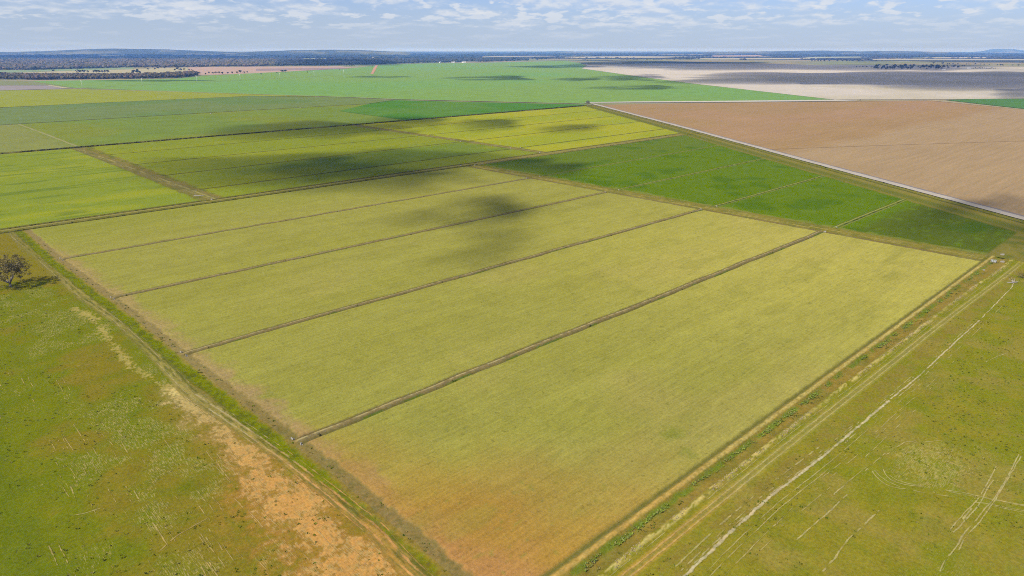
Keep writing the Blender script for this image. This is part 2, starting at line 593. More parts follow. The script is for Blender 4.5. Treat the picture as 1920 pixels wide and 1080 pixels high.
        worn[B] = np.clip(0.10 + 0.55 * sstep(g20, .45, .7) * sstep(g6, .35, .6), 0, 1) * sstep(55 - yb, -1, 2)
        # belt of dry grass between the track and the scald line
        s = sstep(yb, 55.5, 57.5) * sstep(-yb, -63, -60.5)
        c = mixc(c, (0.165, 0.125, 0.042), s * sstep(g6 * .5 + g2 * .5, 0.38, 0.58) * 0.8)
        # scald lines: a broken pale line and fainter ones beside it
        ye = np.interp(xb, [95, 101, 137, 170, 209, 260, 303, 358, 372], [56.5, 56.2, 56.9, 55.6, 54.9, 54.3, 54.5, 55.4, 56.5]) + w * 0.9 + (vn(xb / 3.0, xb * 0, 12) - .5) * 0.7
        # two-rut track
        for yc, k in ((65.15, 23), (63.75, 24)):
            yy = yc - 0.7 * sstep(xb, 150, 260) - 2.0 * sstep(xb, 260, 400)
            s = sstep(-np.abs(yb - yy + w * 0.25), -0.9, -0.3)
            tone = mixc(np.tile(np.array((0.27, 0.225, 0.095)), (len(xb), 1)), (0.34, 0.20, 0.075), sstep(-xb, -150, -105))
            m = (s * 0.5)[:, None]
            c = c * (1 - m) + tone * m
        yy = 64.45 - 0.7 * sstep(xb, 150, 260) - 2.0 * sstep(xb, 260, 400)
        c = mixc(c, (0.155, 0.135, 0.055), sstep(-np.abs(yb - yy), -0.5, -0.2) * 0.7)
        # spoil bank south of the channel: broken pale clods
        yc = 67.9 - 0.6 * sstep(xb, 200, 330) - 1.6 * sstep(xb, 330, 395) + (vn(xb / 8, xb * 0, 28) - .5) * 0.6
        db = yb - yc
        s = sstep(-np.abs(db), -1.0, -0.3) * sstep(vn(xb / 1.3, yb / 0.5, 29) * 0.6 + g2 * 0.4, 0.40, 0.56) * (0.45 + 0.55 * sstep(vn(xb / 14, xb * 0, 30), 0.2, 0.5))
        c = mixc(c, (0.35, 0.28, 0.155), s)
        inside = sstep(db, 0.4, 1.0)
        # dry channel floor
        c = mixc(c, (0.185, 0.130, 0.045), inside * 0.9)
        c = mixc(c, (0.12, 0.11, 0.03), inside * sstep(g6, 0.45, 0.65) * 0.6)
        wline = 72.3 + 0.6 * (vn(xb / 5, xb * 0, 33) - .5)
        c = mixc(c, (0.105, 0.135, 0.022), sstep(-np.abs(yb - wline + w * 1.2), -1.2, -0.3) * sstep(g2 * 0.5 + vn(xb / 3.0, yb / 1.5, 34) * 0.5, 0.35, 0.55) * 0.9)
        # bare bank beside the crop
        yk = 74.1 + w * 0.5
        s = sstep(-np.abs(yb - yk), -0.95, -0.35)
        tone = mixc(np.tile(np.array((0.34, 0.265, 0.15)), (len(xb), 1)), (0.37, 0.235, 0.115), sstep(-xb, -165, -110))
        m = (s * (0.45 + 0.5 * sstep(g2 * .5 + vn(xb / .8, yb / .5, 92) * .5, 0.35, 0.6)))[:, None]
        c = c * (1 - m) + tone * m
        c = mixc(c, (0.10, 0.095, 0.02), sstep(yb, 74.9, 75.4) * 0.9)
        z[B] += 0.35 * sstep(-np.abs(yb - 74.0), -1.3, -0.2) + 0.28 * sstep(-np.abs(db), -1.2, -0.1) - 0.45 * sstep(-np.abs(yb - 70.9), -2.2, -0.8) + 0.12 * (vn(xb / 0.9, yb / 0.7, 36) - .5) * (np.abs(db) < 1.1)
        for yc2 in (65.15, 63.75):
            z[B] -= 0.06 * sstep(-np.abs(yb - yc2), -0.6, -0.2)
        # churned patch inside the turning loop
        cx, cy = at(1745, 865)
        dd = np.hypot((xb - cx) / 15.0, (yb - cy) / 9.0)
        s = sstep(-dd, -1.2, -0.4) * sstep(vn(xb / 0.9 + w, yb / 0.35, 38) * 0.65 + g2 * 0.35, 0.52, 0.68)
        worn[B] = np.clip(worn[B] + 0.9 * sstep(-dd, -1.25, -0.5), 0, 1.1)
        c = mixc(c, (0.28, 0.25, 0.11), s * 0.4)
        rgb[B] = c

    # ---- the yellow-green crop with its check banks
    K = (x > ex - 3) & (y > 75.0) & (y < YT + 2) & (x < XE + 3)
    if K.any():
        xk, yk = x[K], y[K]
        g20, g6, g2, g40, w = f20[K], f6[K], f2[K], f40[K], wob[K]
        c = np.tile(np.array((0.210, 0.197, 0.041)), (len(xk), 1))
        lowf = fbm(xk, yk * 2.2, 60, 3, 101)
        c = mixc(c, (0.204, 0.192, 0.036), sstep(lowf, 0.40, 0.62) * 0.8)
        c = mixc(c, (0.242, 0.205, 0.058), sstep(fbm(xk, yk * 1.6, 70, 3, 103), 0.5, 0.75) * 0.7 * sstep(-yk, -330, -200))
        c = mixc(c, (0.300, 0.262, 0.058), sstep(xk, 150, 330) * 0.75 * sstep(-yk, -330, -150))
        c = mixc(c, (0.16, 0.17, 0.022), sstep(yk, 400, 470) * 0.5)
        din = xk - ex[K]
        c = mixc(c, (0.255, 0.165, 0.085), sstep(-din + (g6 - .5) * 8 + (g2 - .5) * 4, -7.5, -0.5) * (0.62 + .18 * sstep(-yk, -260, -160)) * sstep(-yk, -440, -400))
        # thin, earthy stand in the near corner
        c = mixc(c, (0.265, 0.148, 0.030), sstep(-(din * 0.9 + (yk - 76) * 0.75) + (g20 - .5) * 30, -78, -14) * 0.92)
        c = mixc(c, (0.30, 0.150, 0.055), sstep(-(din + (yk - 76) * 0.35) + (g6 - .5) * 12, -20, -4) * 0.75 * sstep(-yk, -150, -120))
        for (px_, py_, r, a_) in ((1265, 815, 4.5, 0.75), (1290, 850, 3.0, 0.5), (1480, 640, 3, 0.2)):
            gx, gy = at(px_, py_)
            c = mixc(c, (0.125, 0.14, 0.02), sstep(-np.hypot(xk - gx, yk - gy) + (g2 - .5) * 6, -r, -r * 0.2) * a_)
        c = mixc(c, (0.15, 0.15, 0.03), sstep(vn(xk / 1.5, yk / 0.9, 44), 0.86, 0.97) * 0.6)
        streak = vn(xk / 26, yk / 0.9, 105) * 0.6 + vn(xk / 9, yk / 0.6, 106) * 0.4
        c = c * (0.93 + 0.14 * streak)[:, None]
        pas = _hash(np.floor(yk / 9.1), np.zeros(len(yk)), 5)
        c = c * (0.965 + .07 * pas)[:, None]
        c = mixc(c, (0.175, 0.165, 0.030), sstep(fbm(xk * .35, yk, 9, 3, 111), .60, .74) * .3)
        h = 0.26 + (fbm(xk, yk, 0.9, 2, 110) - .5) * 0.20
        # crop ends: ragged towards the headlands
        inner = np.minimum.reduce([din + (g2 - .5) * 2.5, yk - 75.8 + (g2 - .5) * 0.8, YT - yk + (g2 - .5) * 1.0, XE - xk + (g2 - .5) * 1.6])
        e = sstep(inner, -0.2, 0.9)
        zc = z[K] * 0.4 + h * e
        base = rgb[K]
        blank = (base.sum(1) < 1e-6)
        base[blank] = (0.12, 0.10, 0.035)
        c = base * (1 - e[:, None]) + c * e[:, None]
        for bi, by in enumerate(BANKS):
            d = yk - by + (vn(xk / 14, xk * 0, 120 + bi) - .5) * 0.7 + w * 0.25
            inb = sstep(-np.abs(d), -2.25 - .5 * (g6 - .5), -1.6) * sstep(XE - xk, -6, -1) * sstep(xk - (ex[K] - 2), -1, 2)
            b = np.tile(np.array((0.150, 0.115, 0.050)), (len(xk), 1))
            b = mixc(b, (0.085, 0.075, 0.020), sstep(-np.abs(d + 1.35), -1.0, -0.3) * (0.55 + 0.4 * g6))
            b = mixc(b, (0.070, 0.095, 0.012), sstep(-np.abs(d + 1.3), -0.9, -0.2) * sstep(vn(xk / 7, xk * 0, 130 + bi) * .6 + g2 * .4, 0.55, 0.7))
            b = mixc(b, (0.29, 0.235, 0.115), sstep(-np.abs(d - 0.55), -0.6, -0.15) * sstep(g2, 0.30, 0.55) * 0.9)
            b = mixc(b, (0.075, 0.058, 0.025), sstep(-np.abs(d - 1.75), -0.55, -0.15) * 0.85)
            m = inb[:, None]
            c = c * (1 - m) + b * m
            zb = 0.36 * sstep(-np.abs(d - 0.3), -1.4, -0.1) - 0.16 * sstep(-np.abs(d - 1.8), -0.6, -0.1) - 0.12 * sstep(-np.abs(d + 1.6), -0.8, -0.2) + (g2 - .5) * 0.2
            zc = zc * (1 - inb) + zb * inb
        rgb[K] = c
        z[K] = zc

    # ---- headland track at the far end of the bays
    E = (x >= XE - 0.5) & (y > 76.5) & (y < 492)
    if E.any():
        xe_, ye_ = x[E], y[E]
        g6, g2, w = f6[E], f2[E], wob[E]
        c = np.tile(np.array((0.155, 0.130, 0.040)), (len(xe_), 1))
        c = mixc(c, (0.105, 0.105, 0.025), sstep(g6, 0.45, 0.65) * 0.7)
        for off, k in ((399.6, 141), (402.4, 142)):
            s = sstep(-np.abs(xe_ - off + w * 0.8), -0.9, -0.3) * sstep(vn(xe_, ye_ / 9, k), 0.3, 0.55)
            c = mixc(c, (0.27, 0.215, 0.10), s * 0.85)
        s = sstep(-np.abs(xe_ - 396.0 + w), -1.2, -0.4) * sstep(vn(ye_ / 12, ye_ * 0, 143), 0.3, 0.6)
        c = mixc(c, (0.13, 0.085, 0.035), s * 0.8)
        s = sstep(-np.abs(xe_ - 405 + w * 2), -1.5, -0.5) * sstep(g2, 0.45, 0.65)
        c = mixc(c, (0.22, 0.185, 0.085), s * 0.6)
        m = sstep(xe_, XE, XE + 1.2)[:, None]
        rgb[E] = rgb[E] * (1 - m) + c * m
        mm = m[:, 0]
        z[E] = z[E] * (1 - mm) + ((f2[E] - .5) * 0.15) * mm

    # ---- farm road and twin drains north of the bays
    T = y > YT - 0.5
    if T.any():
        xt, yt = x[T], y[T]
        g6, g2, w = f6[T], f2[T], wob[T]
        c = np.tile(np.array((0.135, 0.118, 0.045)), (len(xt), 1))
        c = mixc(c, (0.21, 0.18, 0.095), sstep(-np.abs(yt - 484.6 + w), -1.7, -0.6) * 0.8)
        for yc in (479.3, 488.6):
            c = mixc(c, (0.052, 0.050, 0.014), sstep(-np.abs(yt - yc + w * 0.8), -1.9, -0.9) * 0.95)
        c = mixc(c, (0.075, 0.088, 0.012), sstep(-np.abs(yt - 481.7 + w), -0.8, -0.2) * sstep(g2, .4, .6))
        m = sstep(yt, YT, YT + 1.0)[:, None]
        rgb[T] = rgb[T] * (1 - m) + c * m
        mm = m[:, 0]
        zz = 0.35 * sstep(-np.abs(yt - 484.4), -3.0, -1.5) - 0.55 * sstep(-np.abs(yt - 479.3), -1.7, -0.3) - 0.55 * sstep(-np.abs(yt - 488.6), -1.7, -0.3)
        z[T] = z[T] * (1 - mm) + zz * mm

    def labels(fx, fy):
        lab = np.zeros(len(fx), dtype=int)
        e_ = edge_x(fy)
        r0 = lut(T_RL, fy)
        lab[:] = 0                                                # left pasture
        lab[(fx > r0 - 1.4)] = 1                                  # track
        lab[(fx > r0 + 3.9)] = 2                                  # verge
        crop = (fx > e_ - 0.3) & (fy > 75.5) & (fy < YT) & (fx < XE + 0.3)
        bay = np.searchsorted(np.array(BANKS), fy)
        lab[crop] = 10 + bay[crop]
        for bi, by in enumerate(BANKS):
            lab[(np.abs(fy - by) < 2.4) & (fx > e_ - 1.5) & (fx < XE + 1)] = 20 + bi
        lab[(fy <= 75.5)] = 3                                     # right pasture
        lab[(fy <= 75.5) & (fy > 66.9)] = 4                       # channel with its banks
        lab[(fy <= 66.9) & (fy > 61.0)] = 5                       # track
        lab[(fx >= XE + 0.3) & (fy > 75.5)] = 6                   # headland
        lab[fy >= YT] = 7
        return lab
    rgb[:, 2] *= np.where(K, 0.88, 0.52)
    return z, np.concatenate([rgb, worn[:, None]], 1), labels


def px_line(*pts):
    return [at(*p) for p in pts]


WHEEL = [
    (px_line((1634, 882), (1645, 897), (1658, 907), (1678, 915), (1700, 917)), 0.34, 0.95),
    (px_line((1638, 880), (1650, 893), (1664, 903), (1682, 911), (1690, 914)), 0.30, 0.9),
    (px_line((1655, 878), (1663, 895), (1676, 904), (1700, 909), (1735, 914)), 0.30, 0.65),
    (px_line((1666, 890), (1682, 901), (1704, 907), (1735, 912)), 0.30, 0.75),
    (px_line((1710, 919), (1745, 926), (1790, 932)), 0.26, 0.7),
    (px_line((1767, 918), (1800, 922), (1840, 931), (1880, 940), (1930, 949)), 0.34, 1.0),
    (px_line((1775, 921), (1812, 928), (1850, 935), (1890, 943), (1930, 951)), 0.26, 0.9),
    (px_line((1825, 941), (1860, 946), (1895, 953), (1930, 960)), 0.32, 1.0),
    (px_line((1860, 948), (1890, 955), (1930, 962)), 0.24, 0.8),
    (px_line((1869, 872), (1858, 893), (1848, 912), (1838, 930), (1826, 945), (1808, 960), (1795, 977), (1780, 996)), 0.32, 0.75),
    (px_line((1864, 898), (1850, 918), (1840, 938), (1832, 952), (1812, 972), (1795, 992), (1783, 1000)), 0.34, 0.95),
    (px_line((1822, 952), (1812, 965), (1804, 975)), 0.5, 0.9),
    (px_line((1912, 850), (1903, 865), (1893, 888), (1878, 913), (1866, 932), (1852, 948), (1838, 965), (1825, 980), (1808, 1000), (1790, 1030), (1772, 1048), (1760, 1075)), 0.34, 0.8),
    (px_line((1916, 853), (1908, 866), (1880, 915), (1868, 934), (1856, 950), (1840, 975), (1825, 990), (1812, 1005), (1795, 1035)), 0.32, 0.8),
    (px_line((1698, 828), (1660, 850), (1645, 862), (1620, 885)), 0.3, 0.55),
    (px_line((1690, 835), (1670, 848), (1630, 872), (1600, 895), (1560, 930)), 0.3, 0.55),
    (px_line((1650, 955), (1620, 985), (1590, 1010), (1570, 1040), (1540, 1075)), 0.45, 0.62),
    (px_line((1590, 925), (1560, 955), (1520, 990), (1490, 1015)), 0.4, 0.5),
    (px_line((1680, 825), (1720, 830), (1770, 825)), 0.26, 0.5),
    (px_line((1720, 848), (1745, 850), (1770, 848)), 0.26, 0.6),
    (px_line((1845, 680), (1870, 668), (1905, 657)), 0.3, 0.55),
    (px_line((1690, 830), (1720, 826), (1740, 838), (1752, 846)), 0.26, 0.5),
]

S_ = lambda a, b, d: np.arange(a, b, d)
nx_lines = np.concatenate([S_(-40, 76, 0.34), S_(76, 392, 0.85), S_(392, 409.01, 0.5)])
ny = [S_(-6, 77.2, 0.40)]
y0_ = 77.2
for b in BANKS + [YT]:
    ny.append(S_(y0_, b - 3, 0.55))
    ny.append(S_(b - 3, b + 3, 0.36))
    y0_ = b + 3
ny.append(S_(y0_, 491.5, 0.5))
ny_lines = np.unique(np.round(np.concatenate(ny), 3))
near = tensor(nx_lines, ny_lines, near_land, in_view(16))

NEAR_INFO = {
    0: ('pasture', M_TURF_LEFT, 'worn olive pasture with sandy bare patches left of the crop, the tree standing in it', 'pasture'),
    1: ('dirt_track', M_PASTURE, 'two-rut earth track along the left ends of the yellow-green bays, orange where nearest', 'track'),
    2: ('grass_verge', M_PASTURE, 'strip of bright green grass between the left earth track and the crop', 'grass strip'),
    3: ('pasture', M_TURF_RIGHT, 'green and tan pasture with looping pale wheel marks right of the channel', 'pasture'),
    4: ('irrigation_channel', M_PASTURE, 'dry weedy irrigation channel with pale earth banks along the right edge of the crop', 'channel'),
    5: ('dirt_track', M_PASTURE, 'two-rut grassy track running beside the dry channel', 'track'),
    6: ('headland_track', M_PASTURE, 'tan grassy headland between the yellow-green bays and the dark green field', 'track'),
    7: ('farm_road', M_PASTURE, 'farm road between two dark drains beyond the yellow-green bays', 'road'),
    10: ('crop_field', M_CROP, 'nearest bay of yellow-green crop, the widest, earthy orange in its near corner', 'crop field'),
    11: ('crop_field', M_CROP, 'second yellow-green bay from the front, between the first two check banks', 'crop field'),
    12: ('crop_field', M_CROP, 'middle yellow-green bay, third of five, lower half of the central cloud shadow on it', 'crop field'),
    13: ('crop_field', M_CROP, 'fourth yellow-green bay from the front, upper half of the central cloud shadow on it', 'crop field'),
    14: ('crop_field', M_CROP, 'farthest of the five yellow-green bays, against the dark drains', 'crop field'),
    20: ('check_bank', M_PASTURE, 'low earth bank nearest the camera, between first and second yellow-green bays', 'earth bank'),
    21: ('check_bank', M_PASTURE, 'second low earth bank from the front of the yellow-green block', 'earth bank'),
    22: ('check_bank', M_PASTURE, 'third low earth bank from the front, under the central cloud shadow', 'earth bank'),
    23: ('check_bank', M_PASTURE, 'farthest low earth bank of the yellow-green block', 'earth bank'),
}
for k, (v, f, c) in near.items():
    nm, mat, lab, cat = NEAR_INFO[k]
    o = link(nm, mesh_np(nm, v, f, c), mat)
    tag(o, lab, cat, None, 'structure')


# ------------------------------------------------------------------ wheel ruts, scratches and scald lines worn through the turf
def marks(name, paths, label, cat, mat=None):
    """Thin bare strips lying on the turf, broken into dashes with ragged edges.
    paths: (points, width, break-up 0..1, colour, seed[, dash length])"""
    V_, F_, C_ = [], [], []
    for path in paths:
        pts, width, gap, col, seed = path[:5]
        dash = path[5] if len(path) > 5 else 1.6
        P_ = np.array(pts, dtype=float)
        seg = np.hypot(*np.diff(P_, axis=0).T)
        s = np.concatenate([[0], np.cumsum(seg)])
        n = max(6, int(s[-1] / 0.3))
        t = np.linspace(0, s[-1], n)
        # rounded corners
        X, Y = np.interp(t, s, P_[:, 0]), np.interp(t, s, P_[:, 1])
        k = min(17, n // 4) // 2 * 2 + 1
        if k > 1 and len(P_) > 2:
            pad = np.ones(k) / k
            X = np.convolve(np.pad(X, k // 2, mode='edge'), pad, 'same')[k // 2:k // 2 + n]
            Y = np.convolve(np.pad(Y, k // 2, mode='edge'), pad, 'same')[k // 2:k // 2 + n]
        X = X + .22 * (vn(t / 3.0, t * 0 + 1.3, seed) - .5)
        Y = Y + .22 * (vn(t / 3.0, t * 0 + 8.3, seed) - .5)
        tx_, ty_ = np.gradient(X), np.gradient(Y)
        l = np.hypot(tx_, ty_) + 1e-9
        nx_, ny_ = -ty_ / l, tx_ / l
        pres = vn(t / dash, t * 0 + .7, seed + 3) * .7 + vn(t / (dash * 6), t * 0 + .2, seed + 4) * .3
        show = np.clip((pres - gap * .62) * 3.2, 0, 1)
        show = show * show * (3 - 2 * show)
        w_ = .78 * width * (.35 + .65 * show)
        wl_ = w_ * (.45 + .75 * vn(t / .6, t * 0, seed + 5))
        wr_ = w_ * (.45 + .75 * vn(t / .6, t * 0 + 4, seed + 6))
        b = sum(len(q) for q in V_)
        rows_v, rows_c = [], []
        cc = np.array(col(X, Y) if callable(col) else col, dtype=float).reshape(-1, 3)
        cc = np.tile(cc, (n, 1)) if len(cc) == 1 else cc
        cc = cc * (.8 + .4 * vn(t / 1.4, t * 0, seed + 9))[:, None]
        for side_, amt in ((wl_, 0.0), (wl_ * .4, .62), (-wr_ * .4, .62), (-wr_, 0.0)):
            xx, yy = X + nx_ * side_, Y + ny_ * side_
            zz, turf, _ = near_land(xx, yy)
            k_ = (amt * show)[:, None]
            rows_v.append(np.stack([xx, yy, zz + (.05 if amt else .035)], 1))
            rows_c.append(turf[:, :3] * (1 - k_) + cc * k_)
        V_.append(np.stack(rows_v, 1).reshape(-1, 3))
        C_.append(np.stack(rows_c, 1).reshape(-1, 3))
        i = np.arange(n - 1)
        i = i[(show[:-1] > .03) | (show[1:] > .03)]
        for q in range(3):
            F_.append(b + np.stack([4 * i + q + 1, 4 * i + q + 5, 4 * i + q + 4, 4 * i + q], 1))
    o = link(name, mesh_np(name, np.concatenate(V_), np.concatenate(F_), np.concatenate(C_)), mat or M_PASTURE)
    return tag(o, label, cat, None, 'structure')


def earth(x, y):
    """Pale dust far off, red earth towards the near end of the left track."""
    k = sstep(-y, -185, -120)[:, None]
    return np.array((0.275, 0.225, 0.115)) * (1 - k) + np.array((0.40, 0.20, 0.07)) * k


def earth_r(x, y):
    k = sstep(-x, -150, -95)[:, None]
    return np.array((0.285, 0.24, 0.105)) * (1 - k) + np.array((0.35, 0.215, 0.085)) * k


yy_ = np.arange(84, 470, 3.0)
rl = [(float(r0_left(np.array([q]))[0]), float(q)) for q in yy_]
def off(pl, d):
    return [(a + d, b) for a, b in pl]
near_rl = [q for q in rl if q[1] < 205]
mid_rl = [q for q in rl if 200 <= q[1] < 330]
far_rl = [q for q in rl if q[1] >= 325]
marks('wheel_rut', [(off(near_rl, .2), .46, .35, earth, 11, 3.0), (off(near_rl, 2.0), .56, .2, earth, 12, 3.0), (off(near_rl, 3.3), .26, .62, earth, 13, 3.0), (off(near_rl, -1.0), .24, .66, earth, 14, 3.0),
                    (off(mid_rl, .2), .30, .6, earth, 15, 3.0), (off(mid_rl, 1.9), .32, .56, earth, 16, 3.0), (off(mid_rl, 3.2), .2, .74, earth, 17, 3.0),
                    (off(far_rl, .2), .34, .6, earth, 18, 5.0), (off(far_rl, 1.9), .26, .74, earth, 19, 5.0)],
      'pair of bare ruts worn along the left earth track', 'wheel ruts')
xr_ = np.arange(82, 406, 4.0)
def rline(yc, a=.7, b=2.0):
    return [(float(q), float(yc - a * sstep(np.array([q]), 150, 260)[0] - b * sstep(np.array([q]), 260, 400)[0])) for q in xr_]
marks('wheel_rut', [(rline(65.15), .34, .05, earth_r, 21, 6.0), (rline(63.75), .34, .05, earth_r, 22, 6.0)],
      'pair of straight pale ruts on the track beside the dry channel', 'wheel ruts')
marks('wheel_rut', [(rline(66.7, .7, 1.4), .16, .35, (0.31, 0.265, 0.125), 23, 6.0)], 'single faint wheel line between the channel and the two-rut track', 'wheel ruts')

SC = [(95, 56.6), (101, 56.3), (118, 56.9), (137, 57.0), (152, 56.2), (170, 55.5), (209, 54.9), (235, 54.2), (260, 54.4), (303, 54.4), (330, 54.9), (358, 55.5), (372, 57.2)]
def scl(d, x0=90, x1=400):
    return [(a, b + d) for a, b in SC if x0 <= a <= x1]
PALE_EARTH = (0.42, 0.35, 0.225)
PT_SOFT = (0.32, 0.265, 0.13)
marks('scald_line', [(SC[:7], .70, .0, PALE_EARTH, 31, 1.6), (SC[6:10], .50, .10, PALE_EARTH, 32, 2.6), (SC[9:], .36, .24, PALE_EARTH, 33, 3.2), (scl(.6, 90, 175), .36, .62, PT_SOFT, 34, 1.6),
                     (scl(.9, 165, 310), .3, .70, PT_SOFT, 35, 1.4), (scl(-1.0, 165, 310), .3, .72, PT_SOFT, 36, 1.4)],
      'long broken pale scald line running along the right pasture', 'bare ground')
PT = (0.30, 0.25, 0.11)
marks('wheel_rut', [(scl(-2.4, 90, 180), .26, .45, PT, 41, 3.0), (scl(-3.6, 90, 180), .24, .38, PT, 42, 4.0), (scl(-2.4, 165, 330), .22, .62, PT, 43, 2.0), (scl(-4.4, 130, 260), .22, .62, PT, 44, 2.0),
                    (scl(-5.6, 100, 240), .22, .66, PT, 45, 2.4), (scl(-7.4, 100, 210), .22, .66, PT, 46, 2.4), (scl(1.4, 100, 240), .3, .68, PT, 47, 1.4), (scl(2.8, 100, 180), .4, .7, PT, 48, 1.4)],
      'fainter broken pale lines beside the scald line', 'wheel ruts')
marks('wheel_rut', [(pl, wd_ * .82, .70 - .6 * amp, (0.335, 0.28, 0.13), 50 + k, 1.8) for k, (pl, wd_, amp) in enumerate(WHEEL)], 'looping and crossing pale wheel marks in the right pasture', 'wheel ruts')
rs = random.Random(8)
scr = []
for _ in range(110):                                   # scratches beside the bare sand, along the old working direction
    u = rs.random()
    x_, y_ = rs.uniform(18, 54) if u < .8 else rs.uniform(6, 30), rs.uniform(108, 205) if u < .9 else rs.uniform(205, 260)
    dx_ = rs.uniform(-.02, .05)
    L_ = rs.uniform(2.5, 11)
    w_ = rs.uniform(.10, .24)
    scr.append(([(x_, y_), (x_ + dx_ * L_, y_ + L_)], w_, rs.uniform(.4, .62), (0.33, 0.24, 0.10), rs.randrange(9999), 1.2))
    if rs.random() < .35:
        scr.append(([(x_ + 1.7, y_ + rs.uniform(-1, 1)), (x_ + 1.7 + dx_ * L_, y_ + L_)], w_, rs.uniform(.4, .62), (0.33, 0.24, 0.10), rs.randrange(9999), 1.2))
for k, pl in enumerate(DIAG):
    scr.append((pl, .26, .35 if k == 0 else .6, (0.33, 0.225, 0.095), 70 + k, 1.4))
for k, pl in enumerate(ARCS_L):
    scr.append((pl, .22, .5, (0.32, 0.26, 0.12), 80 + k, 1.0))
marks('wheel_rut', scr, 'short pale scratches and wheel marks in the left pasture', 'wheel ruts')


def clods():
    rng = np.random.default_rng(91)
    n = 2600
    x = rng.uniform(80, 398, n)
    y = 67.9 - .6 * sstep(x, 200, 330) - 1.6 * sstep(x, 330, 395) + rng.normal(0, .38, n)
    k = (vn(x / 9, x * 0, 30) + .35 * vn(x / 2.2, y, 31) > .55) & in_view(6)(x, y)
    x, y = x[k], y[k]
    z = near_land(x, y)[0]
    r = rng.uniform(.05, .17, len(x))
    v, f = blobs(np.stack([x, y, z + r * .25], 1), np.stack([r * 1.3, r, r * .7], 1), rng, .3)
    c = np.array((0.27, 0.21, 0.11)) * rng.uniform(.7, 1.15, (len(x), 1))
    tag(link('earth_clods', mesh_np('earth_clods', v, f, np.repeat(c, 12, 0), smooth=False), M_PASTURE), 'pale clods of earth along the spoil bank of the dry channel', 'earth clods', None, 'stuff')


# ------------------------------------------------------------------ middle distance: the next irrigation blocks
BANKS2 = [532.3, 614.5, 693.5, 777.5]
Y2A, Y2B = 491.0, 856.0
ROAD_L = [(1039, 905), (1053, 894), (809, 522), (650, 287.5), (570, 167), (513, 82), (460, 0), (420, -60)]


def road_x(y):
    return np.interp(y, [-60, 82, 167, 287.5, 522, 894], [425, 513.5, 570, 650, 809.5, 1053])


